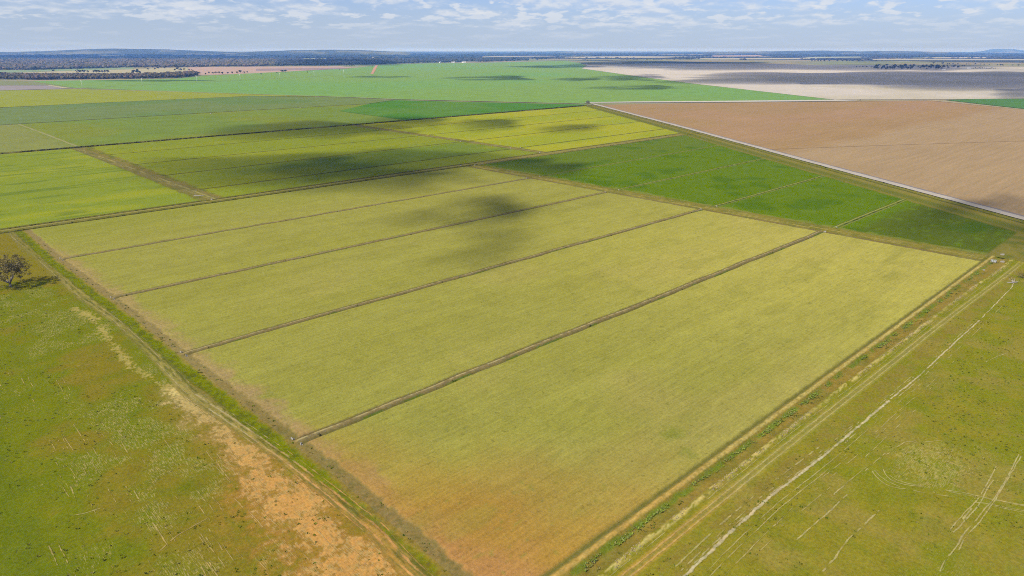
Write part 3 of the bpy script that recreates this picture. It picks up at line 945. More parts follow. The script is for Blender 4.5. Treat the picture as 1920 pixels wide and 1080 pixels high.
def mid_land(x, y):
    n = len(x)
    f20, f6 = fbm(x, y, 24, 3, 201), fbm(x, y, 7, 3, 202)
    f80 = fbm(x, y * 2.5, 90, 3, 203)
    w = fbm(x, y, 5, 2, 204) - .5
    z = np.zeros(n)
    rgb = np.tile(np.array((0.145, 0.125, 0.040)), (n, 1))
    rgb = mixc(rgb, (0.10, 0.105, 0.025), sstep(f6, .45, .65))
    # block left of the first cross track
    c = np.tile(np.array((0.150, 0.180, 0.028)), (n, 1))
    c = mixc(c, (0.19, 0.205, 0.025), sstep(f80, .45, .65))
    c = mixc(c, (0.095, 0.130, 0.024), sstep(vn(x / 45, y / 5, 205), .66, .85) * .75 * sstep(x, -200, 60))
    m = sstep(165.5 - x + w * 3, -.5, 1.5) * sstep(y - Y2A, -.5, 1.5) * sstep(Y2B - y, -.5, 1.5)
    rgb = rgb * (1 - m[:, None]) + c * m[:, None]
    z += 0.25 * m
    # first shaded block of five bays
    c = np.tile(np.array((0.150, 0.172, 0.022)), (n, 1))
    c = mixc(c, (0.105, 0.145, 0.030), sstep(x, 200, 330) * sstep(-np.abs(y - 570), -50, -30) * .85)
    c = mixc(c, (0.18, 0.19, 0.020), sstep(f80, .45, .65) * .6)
    c = mixc(c, (0.075, 0.105, 0.018), sstep(vn(x / 2.5, y / 2.0, 207), .82, .95) * .6)
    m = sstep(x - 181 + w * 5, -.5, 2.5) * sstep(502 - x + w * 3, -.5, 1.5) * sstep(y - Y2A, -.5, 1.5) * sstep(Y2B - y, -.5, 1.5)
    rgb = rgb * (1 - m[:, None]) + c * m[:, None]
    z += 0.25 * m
    # second block of five bays, bright yellow
    c = np.tile(np.array((0.240, 0.235, 0.022)), (n, 1))
    c = mixc(c, (0.195, 0.215, 0.022), sstep(f80, .4, .65) * .8)
    m = sstep(x - 514 + w * 3, -.5, 1.5) * sstep(road_x(y) - 30 - x + w * 4, -.5, 3) * sstep(y - Y2A, -.5, 1.5) * sstep(Y2B - y, -.5, 1.5)
    rgb = rgb * (1 - m[:, None]) + c * m[:, None]
    z += 0.25 * m
    # dark lucerne-green field of five bays
    c = np.tile(np.array((0.079, 0.124, 0.001)), (n, 1))
    c = mixc(c, (0.085, 0.118, 0.014), sstep(y, 396, 412) * .9)
    c = mixc(c, (0.068, 0.088, 0.012), sstep(-y, -150, -138) * .9)
    c = mixc(c, (0.092, 0.135, 0.012), sstep(f6 * .45 + vn(x / 9, y / 2.2, 208) * .4 + vn(x / 3, y / 1.6, 219) * .15, .54, .76) * .85)
    c = mixc(c, (0.046, 0.092, 0.002), sstep(f20, .55, .72) * .6)
    c = mixc(c, (0.16, 0.16, 0.05), sstep(-(x - 410) + w * 8, -3.5, -.5) * .6)
    m = sstep(x - 409.2 + w * 2.4, -.5, 1.2) * sstep(road_x(y) - 34 - x + w * 5, -.5, 4) * sstep(y - 77, -.5, 1.5) * sstep(474.5 - y, -.5, 1.5)
    rgb = rgb * (1 - m[:, None]) + c * m[:, None]
    z += 0.22 * m
    for bi, by in enumerate((154.5, 234.5, 315.2, 395.7)):
        d = y - by + w * .6
        mb = sstep(-np.abs(d), -2.6, -1.9) * sstep(x - 409, -1, 2) * sstep(road_x(y) - 31 - x, -1, 3)
        b = np.tile(np.array((0.075, 0.095, 0.018)), (n, 1))
        b = mixc(b, (0.20, 0.20, 0.075), sstep(-np.abs(d - .7), -.9, -.3))
        b = mixc(b, (0.15, 0.16, 0.055), sstep(-np.abs(d + 1.6), -.6, -.2))
        b = mixc(b, (0.03, 0.045, 0.010), sstep(-np.abs(d + .5), -.6, -.2) * sstep(vn(x / 3, x * 0, 209 + bi), .5, .7))
        rgb = rgb * (1 - mb[:, None]) + b * mb[:, None]
        z = z * (1 - mb) + (0.3 * sstep(-np.abs(d - .5), -1.4, -.1)) * mb
    # check banks of the two northern blocks
    for bi, by in enumerate(BANKS2):
        d = y - by + w * .5
        mb = sstep(-np.abs(d), -1.9, -1.2) * sstep(x - 177, -1, 2) * sstep(road_x(y) - 28 - x, -1, 3) * (1 - sstep(-np.abs(x - 508), -7, -5))
        b = np.tile(np.array((0.060, 0.058, 0.020)), (n, 1))
        b = mixc(b, (0.11, 0.098, 0.032), sstep(f6, .45, .6) * .7)
        rgb = rgb * (1 - mb[:, None]) + b * mb[:, None]
        z = z * (1 - mb) + (0.25 * sstep(-np.abs(d), -1.2, -.1)) * mb
    # cross tracks
    inn = sstep(y - 488, 0, 2) * sstep(858 - y, 0, 2)
    for xc, wd_ in ((173.5, 5.5), (508.0, 4.6)):
        du = x - xc + w * 1.2 - (0.0 if xc > 200 else np.interp(y, [490, 860], [0.5, -5]))
        mt = sstep(-np.abs(du), -wd_ - 1, -wd_ + 1) * inn
        b = np.tile(np.array((0.140, 0.118, 0.055)), (n, 1))
        b = mixc(b, (0.09, 0.09, 0.032), sstep(f6, .5, .65) * .7)
        b = mixc(b, (0.235, 0.20, 0.115), sstep(-np.abs(du - 1.0), -1.3, -.4) * sstep(vn(y / 14, y * 0, 211), .3, .6) * .8)
        b = mixc(b, (0.22, 0.185, 0.10), sstep(-np.abs(du + 2.0), -.8, -.3) * sstep(vn(y / 11, y * 0, 212), .4, .6) * .6)
        b = mixc(b, (0.17, 0.12, 0.055), sstep(du, 3, 5) * .7)
        rgb = rgb * (1 - mt[:, None]) + b * mt[:, None]
    # continuation of the farm road east of the headland, with its drain
    mt = sstep(x, 408, 411) * sstep(y - 474, -1, 1) * sstep(490 - y, -1, 1) * sstep(road_x(y) - 8 - x, 0, 4)
    b = np.tile(np.array((0.17, 0.145, 0.062)), (n, 1))
    b = mixc(b, (0.05, 0.052, 0.016), sstep(-np.abs(y - 476.5 + w), -1.6, -.7))
    b = mixc(b, (0.06, 0.058, 0.018), sstep(-np.abs(y - 488.8 + w), -1.6, -.7))
    rgb = rgb * (1 - mt[:, None]) + b * mt[:, None]
    z = z * (1 - mt) + (-.4 * sstep(-np.abs(y - 476.5), -1.6, -.4)) * mt
    # hedge-like reeds drain along the far end
    mt = sstep(-np.abs(y - 862), -7, -5) * sstep(road_x(y) - 10 - x, 0, 4)
    b = np.tile(np.array((0.12, 0.105, 0.04)), (n, 1))
    b = mixc(b, (0.045, 0.05, 0.015), sstep(-np.abs(y - 861 + w * 2), -2.6, -1.2) * .95)
    rgb = rgb * (1 - mt[:, None]) + b * mt[:, None]
    z = z * (1 - mt) - .3 * sstep(-np.abs(y - 861), -2.5, -.5) * mt
    # green grass verge of the oblique road
    du = road_x(y) - x
    mt = sstep(du, 3, 5) * sstep(34 - du + w * 6, -2, 2)
    b = np.tile(np.array((0.140, 0.125, 0.032)), (n, 1))
    b = mixc(b, (0.090, 0.100, 0.022), sstep(-np.abs(du - 25), -8, -3) * .8)
    b = mixc(b, (0.17, 0.135, 0.05), sstep(-np.abs(du - 13 + w * 3), -4, -1.5) * sstep(f6, .4, .6) * .7)
    b = mixc(b, (0.05, 0.055, 0.018), sstep(-np.abs(du - 8 + w * 2), -1.8, -.8) * .8)
    okv = (x > 405)
    mt = mt * okv
    rgb = rgb * (1 - mt[:, None]) + b * mt[:, None]
    z = z * (1 - mt)

    def labels(fx, fy):
        lab = np.full(len(fx), 0)
        lab[(fx < 167) & (fy > Y2A)] = 1
        bay = np.searchsorted(np.array(BANKS2), fy)
        a = (fx >= 179) & (fx < 503.5) & (fy > Y2A)
        lab[a] = 10 + bay[a]
        b_ = (fx >= 512.5) & (fx < road_x(fy) - 30) & (fy > Y2A)
        lab[b_] = 20 + bay[b_]
        d_ = (fx >= 408.5) & (fx < road_x(fy) - 33) & (fy < 475)
        bay2 = np.searchsorted(np.array([154.5, 234.5, 315.2, 395.7]), fy)
        lab[d_] = 30 + bay2[d_]
        lab[(fx >= 167) & (fx < 179) & (fy > Y2A)] = 2
        lab[(fx >= 503.5) & (fx < 512.5) & (fy > Y2A)] = 3
        lab[(fy > 474) & (fy <= Y2A)] = 4
        lab[fy > Y2B] = 5
        lab[(fx > road_x(fy) - 30) & (fx > 405)] = 6
        for bi, by in enumerate(BANKS2):
            lab[(np.abs(fy - by) < 1.7) & (fx > 179) & (fx < 503.5)] = 40 + bi
            lab[(np.abs(fy - by) < 1.7) & (fx > 512.5) & (fx < road_x(fy) - 30)] = 50 + bi
        for bi, by in enumerate((154.5, 234.5, 315.2, 395.7)):
            lab[(np.abs(fy - by) < 2.3) & (fx > 408.5) & (fx < road_x(fy) - 33)] = 60 + bi
        lab[(fx > road_x(fy) - 1.5) & (fx > 405)] = 99
        return lab
    rgb[:, 2] *= 0.55
    return z, rgb, labels


def dense(a, b, coarse, spots, half, fine):
    v = [a]
    while v[-1] < b:
        y = v[-1]
        near_ = any(abs(y - s) < half for s in spots)
        v.append(y + (fine if near_ else coarse))
    return np.array(v)


xs1 = np.concatenate([S_(408.6, 420, 0.7), S_(420, 560, 1.3), S_(560, 780, 1.7)])
ys1 = dense(40, 474.0, 1.5, [154.5, 234.5, 315.2, 395.7, 77], 3.6, .55)
mid1 = tensor(xs1, ys1, mid_land, lambda x, y: (x < road_x(y)))
xs2 = np.concatenate([S_(-330, 160, 3.0), S_(160, 190, 1.0), S_(190, 500, 2.6), S_(500, 518, 1.0), S_(518, 1040, 2.6)])
ys2 = dense(491.2, 870, 2.6, BANKS2 + [492, 861], 4.5, .7)
mid2 = tensor(xs2, ys2, mid_land, lambda x, y: (x < road_x(y)) & in_view(80)(x, y))
xs3 = S_(408.9, 830, 2.0)
ys3 = S_(473.7, 492.0, 0.6)
mid3 = tensor(xs3, ys3, mid_land, lambda x, y: (x < road_x(y)) & (y <= 491.4))
xs4 = S_(-60, 41, 2.0)
ORD = ['nearest', 'second', 'middle', 'fourth', 'farthest']
MID_INFO = {0: ('field_margin', M_PASTURE, 'grassy margin between the irrigated blocks', 'field margin'),
            1: ('crop_field', M_CROP, 'light green field with dark streaks left of the far cross track', 'crop field'),
            2: ('dirt_track', M_PASTURE, 'pale cross track between the light green field and the shaded bays', 'track'),
            3: ('dirt_track', M_PASTURE, 'narrow cross track between the shaded bays and the bright yellow bays', 'track'),
            4: ('farm_road', M_PASTURE, 'farm road and drain behind the dark green field', 'road'),
            5: ('drain', M_PASTURE, 'long dark reedy drain across the far end of the irrigated blocks', 'drain'),
            6: ('grass_verge', M_PASTURE, 'broad olive grass verge between the oblique gravel road and the green fields', 'grass strip'),
            99: ('field_margin', M_PASTURE, 'grass at the edge of the gravel road', 'field margin')}
for i in range(5):
    MID_INFO[10 + i] = ('crop_field', M_CROP, f'{ORD[i]} bay of the green block under the long cloud shadow', 'crop field')
    MID_INFO[20 + i] = ('crop_field', M_CROP, f'{ORD[i]} bay of the bright yellow block beside the gravel road', 'crop field')
    MID_INFO[30 + i] = ('crop_field', M_CROP, f'{ORD[i]} bay of the dark green field beside the gravel road', 'crop field')
    if i < 4:
        o4 = ['nearest', 'second', 'third', 'farthest'][i]
        MID_INFO[40 + i] = ('check_bank', M_PASTURE, f'{o4} thin dark bank in the green block under the long cloud shadow', 'earth bank')
        MID_INFO[50 + i] = ('check_bank', M_PASTURE, f'{o4} thin dark bank in the bright yellow block', 'earth bank')
        MID_INFO[60 + i] = ('check_bank', M_PASTURE, f'{o4} pale grassy bank across the dark green field', 'earth bank')
merged = {}
for part in (mid1, mid2, mid3):
    for k, (v, f, c) in part.items():
        merged.setdefault(k, []).append((v, f, c))
for k, lst in merged.items():
    off, V_, F_, C_ = 0, [], [], []
    for v, f, c in lst:
        V_.append(v); F_.append(f + off); C_.append(c)
        off += len(v)
    nm, mat, lab, cat = MID_INFO[k]
    tag(link(nm, mesh_np(nm, np.concatenate(V_), np.concatenate(F_), np.concatenate(C_)), mat), lab, cat, None, 'structure')


# ------------------------------------------------------------------ far fields: level sheets, one above the other
def sheet(name, pts, z, col, mat, label, cat, world_pts=False, col_fn=None, res=None, kind='structure'):
    """A field or road surface of real size; pts are corners (photograph sight lines or metres)."""
    P_ = [p if world_pts else at(*p) for p in pts]
    bm = bmesh.new()
    vs = [bm.verts.new((p[0], p[1], z)) for p in P_]
    bm.faces.new(vs)
    bm.normal_update()
    if bm.faces[:][0].normal.z < 0:
        bmesh.ops.reverse_faces(bm, faces=bm.faces[:])
    bmesh.ops.triangulate(bm, faces=bm.faces[:])
    if res:
        for _ in range(6):
            long_e = [e for e in bm.edges if e.calc_length() > res]
            if not long_e:
                break
            bmesh.ops.subdivide_edges(bm, edges=long_e, cuts=1)
            bmesh.ops.triangulate(bm, faces=[f for f in bm.faces if len(f.verts) > 3])
    v = np.array([w.co[:] for w in bm.verts])
    bm.verts.index_update()
    f = np.array([[w.index for w in fc.verts] for fc in bm.faces])
    bm.free()
    rgb = np.tile(np.array(col, dtype=float), (len(v), 1))
    if col_fn:
        rgb = col_fn(v[:, 0], v[:, 1], rgb)
    o = link(name, mesh_np(name, v, f, rgb, smooth=False), mat)
    return tag(o, label, cat, None, kind)


def strip(name, pts, width, z, col, mat, label, cat, jitter=0.0, seed=1, col_fn=None, kind='structure'):
    """A ribbon of given width (number or per-point list) along a line of world points."""
    P_ = np.array(pts, dtype=float)
    seg = np.hypot(*np.diff(P_, axis=0).T)
    s = np.concatenate([[0], np.cumsum(seg)])
    n = max(8, int(s[-1] / 12))
    n = min(n, 400)
    t = np.linspace(0, s[-1], n)
    X, Y = np.interp(t, s, P_[:, 0]), np.interp(t, s, P_[:, 1])
    W = np.interp(t, s, width if isinstance(width, (list, tuple)) else [width] * len(P_))
    tx, ty = np.gradient(X), np.gradient(Y)
    l = np.hypot(tx, ty)
    nx_, ny_ = -ty / l, tx / l
    cols = 5
    V_ = []
    for k in range(cols):
        a = (k / (cols - 1) - .5)
        j = jitter * (vn(t / 9.0, t * 0 + k * 5.1, seed) - .5) if k in (0, cols - 1) else 0
        V_.append(np.stack([X + nx_ * (a * W + j), Y + ny_ * (a * W + j), np.full(n, z) + 0.06 * (k not in (0, cols - 1))], 1))
    v = np.stack(V_, 1).reshape(-1, 3)
    i, k = np.meshgrid(np.arange(n - 1), np.arange(cols - 1), indexing='ij')
    a = (i * cols + k).ravel()
    f = np.stack([a, a + cols, a + cols + 1, a + 1], 1)[:, ::-1]
    rgb = np.tile(np.array(col, dtype=float), (len(v), 1))
    if col_fn:
        rgb = col_fn(v[:, 0], v[:, 1], rgb)
    return tag(link(name, mesh_np(name, v, f, rgb), mat), label, cat, None, kind)


# ground: one disc reaching the horizon
def ground_disc():
    rr = np.concatenate([[0.0], np.geomspace(60, 32000, 60)])
    na = 160
    V_ = [[0, 0, -0.5]]
    for r in rr[1:]:
        a = np.linspace(0, 2 * math.pi, na, endpoint=False)
        V_ += [[r * math.cos(q), r * math.sin(q), -0.5] for q in a]
    F_ = []
    for j in range(na):
        F_.append([0, 1 + j, 1 + (j + 1) % na, 1 + (j + 1) % na])
    for i in range(len(rr) - 2):
        b0, b1 = 1 + i * na, 1 + (i + 1) * na
        for j in range(na):
            k = (j + 1) % na
            F_.append([b0 + j, b1 + j, b1 + k, b0 + k])
    tri = [f[:3] for f in F_[:na]]
    quad = F_[na:]
    for a, b, c, d in quad:
        tri += [[a, b, c], [a, c, d]]
    v = np.array(V_, dtype=float)
    me = mesh_np('ground', v, np.array(tri), None, smooth=False)
    m = bpy.data.materials.new('open_plain')
    m.use_nodes = True
    nd, lk = m.node_tree.nodes, m.node_tree.links
    nd.clear()
    tc = nd.new('ShaderNodeTexCoord')
    n1 = noise_node(nd, lk, tc.outputs['Object'], 1 / 900.0, 3.0, 0.5)
    n2 = noise_node(nd, lk, tc.outputs['Object'], 1 / 2200.0, 4.0, 0.55)
    n3 = noise_node(nd, lk, tc.outputs['Object'], 1 / 260.0, 4.0, 0.65)
    ln = nd.new('ShaderNodeVectorMath')
    ln.operation = 'LENGTH'
    lk.new(tc.outputs['Object'], ln.inputs[0])
    dist = ln.outputs['Value']
    c = mix_rgb(nd, lk, map_range(nd, lk, n1, .42, .58), (0.24, 0.20, 0.11), (0.16, 0.18, 0.075))
    c = mix_rgb(nd, lk, map_range(nd, lk, n3, .4, .7, 0, .5), c, (0.10, 0.10, 0.05))
    wood = math_node(nd, lk, 'ADD', n2, map_range(nd, lk, dist, 4500, 9500, 0.0, 0.22))
    wood = map_range(nd, lk, wood, .60, .66)
    c = mix_rgb(nd, lk, wood, c, (0.045, 0.052, 0.028))
    bs = nd.new('ShaderNodeBsdfDiffuse')
    lk.new(c, bs.inputs['Color'])
    out = nd.new('ShaderNodeOutputMaterial')
    lk.new(bs.outputs[0], out.inputs['Surface'])
    tag(link('ground', me, m), 'open plain of pasture and woodland reaching the horizon', 'ground', None, 'structure')


ground_disc()

FZ = 0.12
sheet('crop_field', [(-260, 870), (600, 869.5), (609, 1075), (735, 1178), (592, 1187), (450, 1192), (-260, 1196)], 0.20, (0.138, 0.160, 0.018), M_CROP_FAR,
      'olive green field beyond the reedy drain, with a faint diagonal wheel line at its left', 'crop field', True,
      lambda x, y, c: mixc(mixc(c, (0.118, 0.160, 0.024), sstep(fbm(x, y, 160, 2, 301), .4, .65)), (0.155, 0.165, 0.038), sstep(-x, -175, -165)), 14)
sheet('crop_field', [(600.5, 869.5), (1028, 874), (829, 1228), (736, 1179), (610, 1075)], 0.26, (0.055, 0.140, 0.012), M_CROP_FAR,
      'vivid green triangular field left of the corner tree', 'crop field', True,
      lambda x, y, c: mixc(c, (0.075, 0.150, 0.018), sstep(fbm(x, y, 90, 2, 302), .4, .65)), 14)
sheet('crop_field', [(-260, 1201), (592, 1191), (735, 1182), (829, 1232), (797, 1390), (668, 1560), (360, 1566), (-260, 1562)], 0.20, (0.098, 0.145, 0.034), M_CROP_FAR,
      'blue-green field in the left distance below the long yellow-green strip', 'crop field', True,
      lambda x, y, c: mixc(c, (0.115, 0.150, 0.040), sstep(fbm(x, y, 200, 2, 303), .4, .65)), 20)
sheet('crop_field', [(-120, 205.5), (0, 202), (470, 180), (606, 181.3), (340, 172.6), (150, 167), (0, 169.8), (-120, 173)], 0.20, (0.190, 0.205, 0.018), M_CROP_FAR,
      'long yellow-green strip of crop at the left, in front of the big pale green paddock', 'crop field', False, None, 30)
strip('drain', [(-260, 1198.5), (450, 1195), (592, 1189), (735, 1180.5)], 4.5, 0.28, (0.065, 0.052, 0.020), M_PASTURE, 'thin dark drain between the olive green and blue-green fields', 'drain', 2.0)
strip('drain', [at(0, 202.2), at(183, 193.2), at(470, 180.2)], 4.5, 0.30, (0.10, 0.095, 0.03), M_PASTURE, 'faint dark line between the blue-green field and the yellow-green strip', 'drain', 2.0)
strip('wheel_line', [(171, 1190), (172.5, 1000), (172.6, 872)], 3.0, 0.30, (0.20, 0.19, 0.07), M_PASTURE, 'faint pale wheel line across the olive green field', 'wheel line', 1.0)
BIG = [(60, 152.3), (330, 147.8), (400, 141), (560, 133.2), (650, 128.8), (720, 121.5), (800, 119), (900, 117.8), (1000, 115.5), (1060, 113.8),
       (1085, 118), (1098, 122), (1091, 128.6), (1200, 144), (1300, 157), (1560, 186.6), (1340, 189.2), (1106, 191.8), (1096, 194.3), (740, 186.4), (640, 181.9), (340, 172.0), (140, 164.9)]
sheet('crop_field', BIG, 0.15, (0.125, 0.225, 0.050), M_CROP_FAR, 'vast pale green paddock in the distance with slim cloud shadows lying across it', 'crop field', False,
      lambda x, y, c: mixc(c, (0.140, 0.220, 0.044), sstep(fbm(x, y, 420, 3, 305), .4, .65)), 150)
sheet('pasture', [(-120, 152), (58, 152), (138, 164.8), (122, 165.8), (90, 160), (-120, 160.5)], 0.15, (0.155, 0.165, 0.065), M_SOIL, 'dull olive pasture at the far left below the tree belt', 'pasture')
sheet('bare_field', [(-120, 160.6), (90, 160.2), (124, 166), (0, 169.6), (-120, 172.6)], 0.16, (0.215, 0.185, 0.170), M_SOIL, 'grey bare field at the far left edge', 'bare field')
strip('dirt_track', [at(92, 160), at(125, 165.6), at(150, 166.4), at(340, 172.3), at(640, 182), at(800, 187.6), at(1096, 194.6)], [10, 16, 9, 5, 5, 4.5, 4], 0.42, (0.30, 0.27, 0.15), M_ROAD,
      'pale track along the near side of the vast green paddock', 'track')
strip('dirt_track', [at(140, 165.4), at(300, 157.8), at(480, 149.2), at(692, 137.6)], 5.5, 0.40, (0.20, 0.25, 0.10), M_ROAD, 'faint pale line through the vast green paddock under the power poles', 'track')
strip('dirt_road', [at(697.5, 138.8), at(700, 134), at(703, 128), at(706.5, 122.6)], [11, 13, 15, 16], 0.45, (0.36, 0.20, 0.12), M_ROAD, 'reddish dirt road running straight away in the far paddock', 'road', 6, 9)
# ploughed field east of the gravel road
RP = [(float(road_x(y)) + 9.0, y) for y in (-110, 0, 82, 167, 287.5, 400, 522, 700, 860)]
sheet('ploughed_field', RP + [at(1140, 196.3), at(1340, 193), at(1560, 190.6), at(1745, 188.9), at(1935, 207.2), at(2150, 228), (1500, -420), (620, -420)], 0.10, (0.240, 0.154, 0.068), M_SOIL,
      'broad brown ploughed field on the right', 'ploughed field', True,
      lambda x, y, c: mixc(mixc(c, (0.258, 0.180, 0.094), sstep(-(y - 0.0 * x) + (fbm(x, y, 60, 2, 306) - .5) * 30, -330, -300) * .9), (0.252, 0.157, 0.076),
                           sstep(fbm(x * .6, y, 150, 3, 307), .5, .72) * sstep(y, 320, 420)), 22)
strip('dirt_track', [at(1447, 280.3), at(1650, 273), at(1935, 264)], 1.2, 0.26, (0.225, 0.146, 0.076), M_SOIL, 'thin worked line across the brown ploughed field', 'track')
sheet('crop_field', [(1772, 187.4), (1830, 186), (1960, 184.6), (2150, 190), (2150, 226), (1940, 206.2)], 0.14, (0.062, 0.140, 0.030), M_CROP_FAR, 'wedge of bright green crop at the right edge beyond the ploughed field', 'crop field', False, None, 60)
strip('dirt_track', [at(1600, 189.4), at(1745, 188.2), at(1935, 206.7), at(2150, 227)], [5, 6, 5, 5], 0.34, (0.36, 0.27, 0.17), M_ROAD, 'tan track around the far corner of the ploughed field', 'track')
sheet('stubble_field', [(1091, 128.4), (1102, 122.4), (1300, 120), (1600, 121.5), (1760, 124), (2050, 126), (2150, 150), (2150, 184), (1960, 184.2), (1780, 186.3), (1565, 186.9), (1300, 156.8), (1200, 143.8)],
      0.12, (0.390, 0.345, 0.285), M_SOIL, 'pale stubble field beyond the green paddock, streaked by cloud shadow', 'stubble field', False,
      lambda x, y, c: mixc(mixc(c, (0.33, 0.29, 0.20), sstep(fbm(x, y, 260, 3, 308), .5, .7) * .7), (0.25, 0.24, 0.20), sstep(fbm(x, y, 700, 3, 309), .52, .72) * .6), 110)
strip('gravel_road', [at(1097, 192.6), at(1200, 191.4), at(1340, 190.6), at(1565, 188.4), at(1605, 188.4)], [14, 30, 34, 38, 10], 0.40, (0.37, 0.34, 0.285), M_ROAD, 'wide white gravel road along the head of the ploughed field', 'road')
strip('gravel_road', [(float(road_x(y)) + 4.2, y) for y in (-110, -40, 0, 82, 167, 287.5, 400, 522, 700, 886)], 7.6, 0.36, (0.32, 0.28, 0.225), M_ROAD,
      'straight pale gravel road slanting between the green fields and the ploughed field', 'road', 1.2, 4)
strip('table_drain', [(float(road_x(y)) + 10.2, y) for y in (-110, -40, 0, 82, 167, 287.5, 400, 522, 700, 860)], 3.4, 0.30, (0.17, 0.145, 0.135), M_ROAD,
      'grey drain along the ploughed side of the gravel road', 'drain', 1.4, 5)
# fields in front of and behind the left tree belt
sheet('pasture', [(-90, 134), (0, 132), (130, 128.8), (250, 126.2), (250, 129.5), (130, 132.5), (0, 136.5), (-90, 139)], 0.10, (0.17, 0.22, 0.11), M_SOIL, 'pale green pasture behind the left tree belt', 'pasture')
sheet('stubble_field', [(20, 136.6), (130, 132.7), (250, 129.7), (352, 126.3), (352, 133.5), (310, 138.5), (230, 138.5), (120, 137.2)], 0.12, (0.30, 0.265, 0.15), M_SOIL, 'straw coloured field behind the left tree belt', 'stubble field')
sheet('bare_field', [(353, 126.2), (470, 124.8), (640, 124.2), (662, 127.2), (560, 132.9), (480, 137.8), (400, 140.4), (340, 140.5), (353, 134)], 0.12, (0.325, 0.225, 0.165), M_SOIL, 'pinkish bare field beyond the far left corner of the green paddock', 'bare field')
sheet('bare_field', [(480, 129), (640, 126.8), (662, 127.3), (600, 130.8), (480, 133.2)], 0.17, (0.215, 0.160, 0.150), M_SOIL, 'dull purple-brown strip on the pinkish bare field', 'bare field')


# ------------------------------------------------------------------ hills on the skyline
def hill(sky_px, D, label, depth=2600.0, col=(0.05, 0.06, 0.032)):
    sky = np.array(sky_px, dtype=float)
    nxs = 90
    pxs = np.linspace(sky[0, 0], sky[-1, 0], nxs)
    hs = CAM_H + (92.0 - np.interp(pxs, sky[:, 0], sky[:, 1])) / F_PX * D
    hs = hs + 3.0 * (vn(pxs / 9.0, pxs * 0, 401) - .5)
    prof = np.array([-1, -.8, -.6, -.4, -.2, 0, .2, .45, .7, 1.0])
    V_ = []
    for i in range(nxs):
        X = (pxs[i] - 960) / F_PX * D * 1.06
        for q in prof:
            Y = D + q * depth
            hh = hs[i] * (0.5 + 0.5 * math.cos(math.pi * q)) ** 0.8 - 1.0
            xx = X * Y / D
            V_.append((SH * xx + CH * Y, -CH * xx + SH * Y, max(hh, -2)))
    v = np.array(V_)
    m_ = len(prof)
    i, k = np.meshgrid(np.arange(nxs - 1), np.arange(m_ - 1), indexing='ij')
    a = (i * m_ + k).ravel()
    f = np.stack([a, a + m_, a + m_ + 1, a + 1], 1)
    x, y = v[:, 0], v[:, 1]
    rgb = np.tile(np.array(col), (len(v), 1))
    rgb = mixc(rgb, (0.15, 0.15, 0.075), sstep(fbm(x, y, 700, 3, 403), .56, .66) * .8)
    tag(link('hill', mesh_np('hill', v, f, rgb), M_FARWOOD), label, 'hill', None, 'structure')


M_FARWOOD = ground_material('distant_woodland', fine=1 / 40.0, fine_amp=0.4, mid=1 / 300.0, mid_amp=0.3, bump=0.0)
hill([(-120, 96.5), (0, 96), (60, 96.3), (120, 96.8), (170, 95.5), (210, 94), (240, 92.6), (265, 91.6), (300, 91), (330, 91.6), (380, 92.3), (430, 94.5), (500, 97)], 15000, 'broad low blue hill on the left skyline')
hill([(500, 97), (560, 95), (600, 93.7), (660, 92.9), (700, 93.3), (740, 95), (790, 97)], 14000, 'second low blue rise on the skyline, right of the broad hill')
hill([(1280, 97), (1390, 95.7), (1440, 94.7), (1480, 94.2), (1510, 95.1), (1540, 95.8), (1570, 95.2), (1600, 95.1), (1690, 97)], 16000, 'long low wooded rise on the right skyline')
hill([(1728, 97), (1748, 95.2), (1757, 92.7), (1766, 91.9), (1785, 91.9), (1800, 92.4), (1818, 94.6), (1860, 96.8)], 26000, 'small flat-topped pale blue hill at the far right skyline', 1800)
hill([(955, 97), (970, 95.8), (978, 95.5), (990, 96.2), (1020, 95.9), (1040, 95.5), (1060, 95.9), (1100, 97)], 21000, 'tiny pair of bumps on the middle skyline', 1500)

# ------------------------------------------------------------------ woods
ICO_V = []
_p = (1 + 5 ** .5) / 2
for a, b in ((-1, _p), (1, _p), (-1, -_p), (1, -_p)):
    ICO_V.append((a, b, 0))
for a, b in ((-1, _p), (1, _p), (-1, -_p), (1, -_p)):
    ICO_V.append((0, a, b))
for a, b in ((_p, -1), (_p, 1), (-_p, -1), (-_p, 1)):
    ICO_V.append((a, 0, b))
ICO_V = np.array(ICO_V, dtype=float) / math.hypot(1, _p)
ICO_F = np.array([(0, 11, 5), (0, 5, 1), (0, 1, 7), (0, 7, 10), (0, 10, 11), (1, 5, 9), (5, 11, 4), (11, 10, 2), (10, 7, 6), (7, 1, 8),
                  (3, 9, 4), (3, 4, 2), (3, 2, 6), (3, 6, 8), (3, 8, 9), (4, 9, 5), (2, 4, 11), (6, 2, 10), (8, 6, 7), (9, 8, 1)])


def blobs(cent, rad, rng, jit=0.35):
    """Many rough leaf masses in one mesh: cent (N,3), rad (N,3)."""
    n = len(cent)
    t = ICO_V[None] * (1 + jit * (rng.random((n, 12, 1)) * 2 - 1))
    a = rng.random(n) * 6.283
    ca, sa = np.cos(a)[:, None], np.sin(a)[:, None]
    tx, ty = t[..., 0] * ca - t[..., 1] * sa, t[..., 0] * sa + t[..., 1] * ca
    t = np.stack([tx, ty, t[..., 2]], -1)
    v = cent[:, None, :] + t * rad[:, None, :]
    f = ICO_F[None] + (np.arange(n) * 12)[:, None, None]
    return v.reshape(-1, 3), f.reshape(-1, 3)


clods()
M_WOOD = leaf_material('eucalypt_canopy', (0.045, 0.055, 0.028), (0.07, 0.075, 0.04), attr=True)
WOOD_COLS = np.array([(0.052, 0.060, 0.032), (0.070, 0.072, 0.040), (0.040, 0.050, 0.030), (0.090, 0.075, 0.052), (0.062, 0.066, 0.046)])


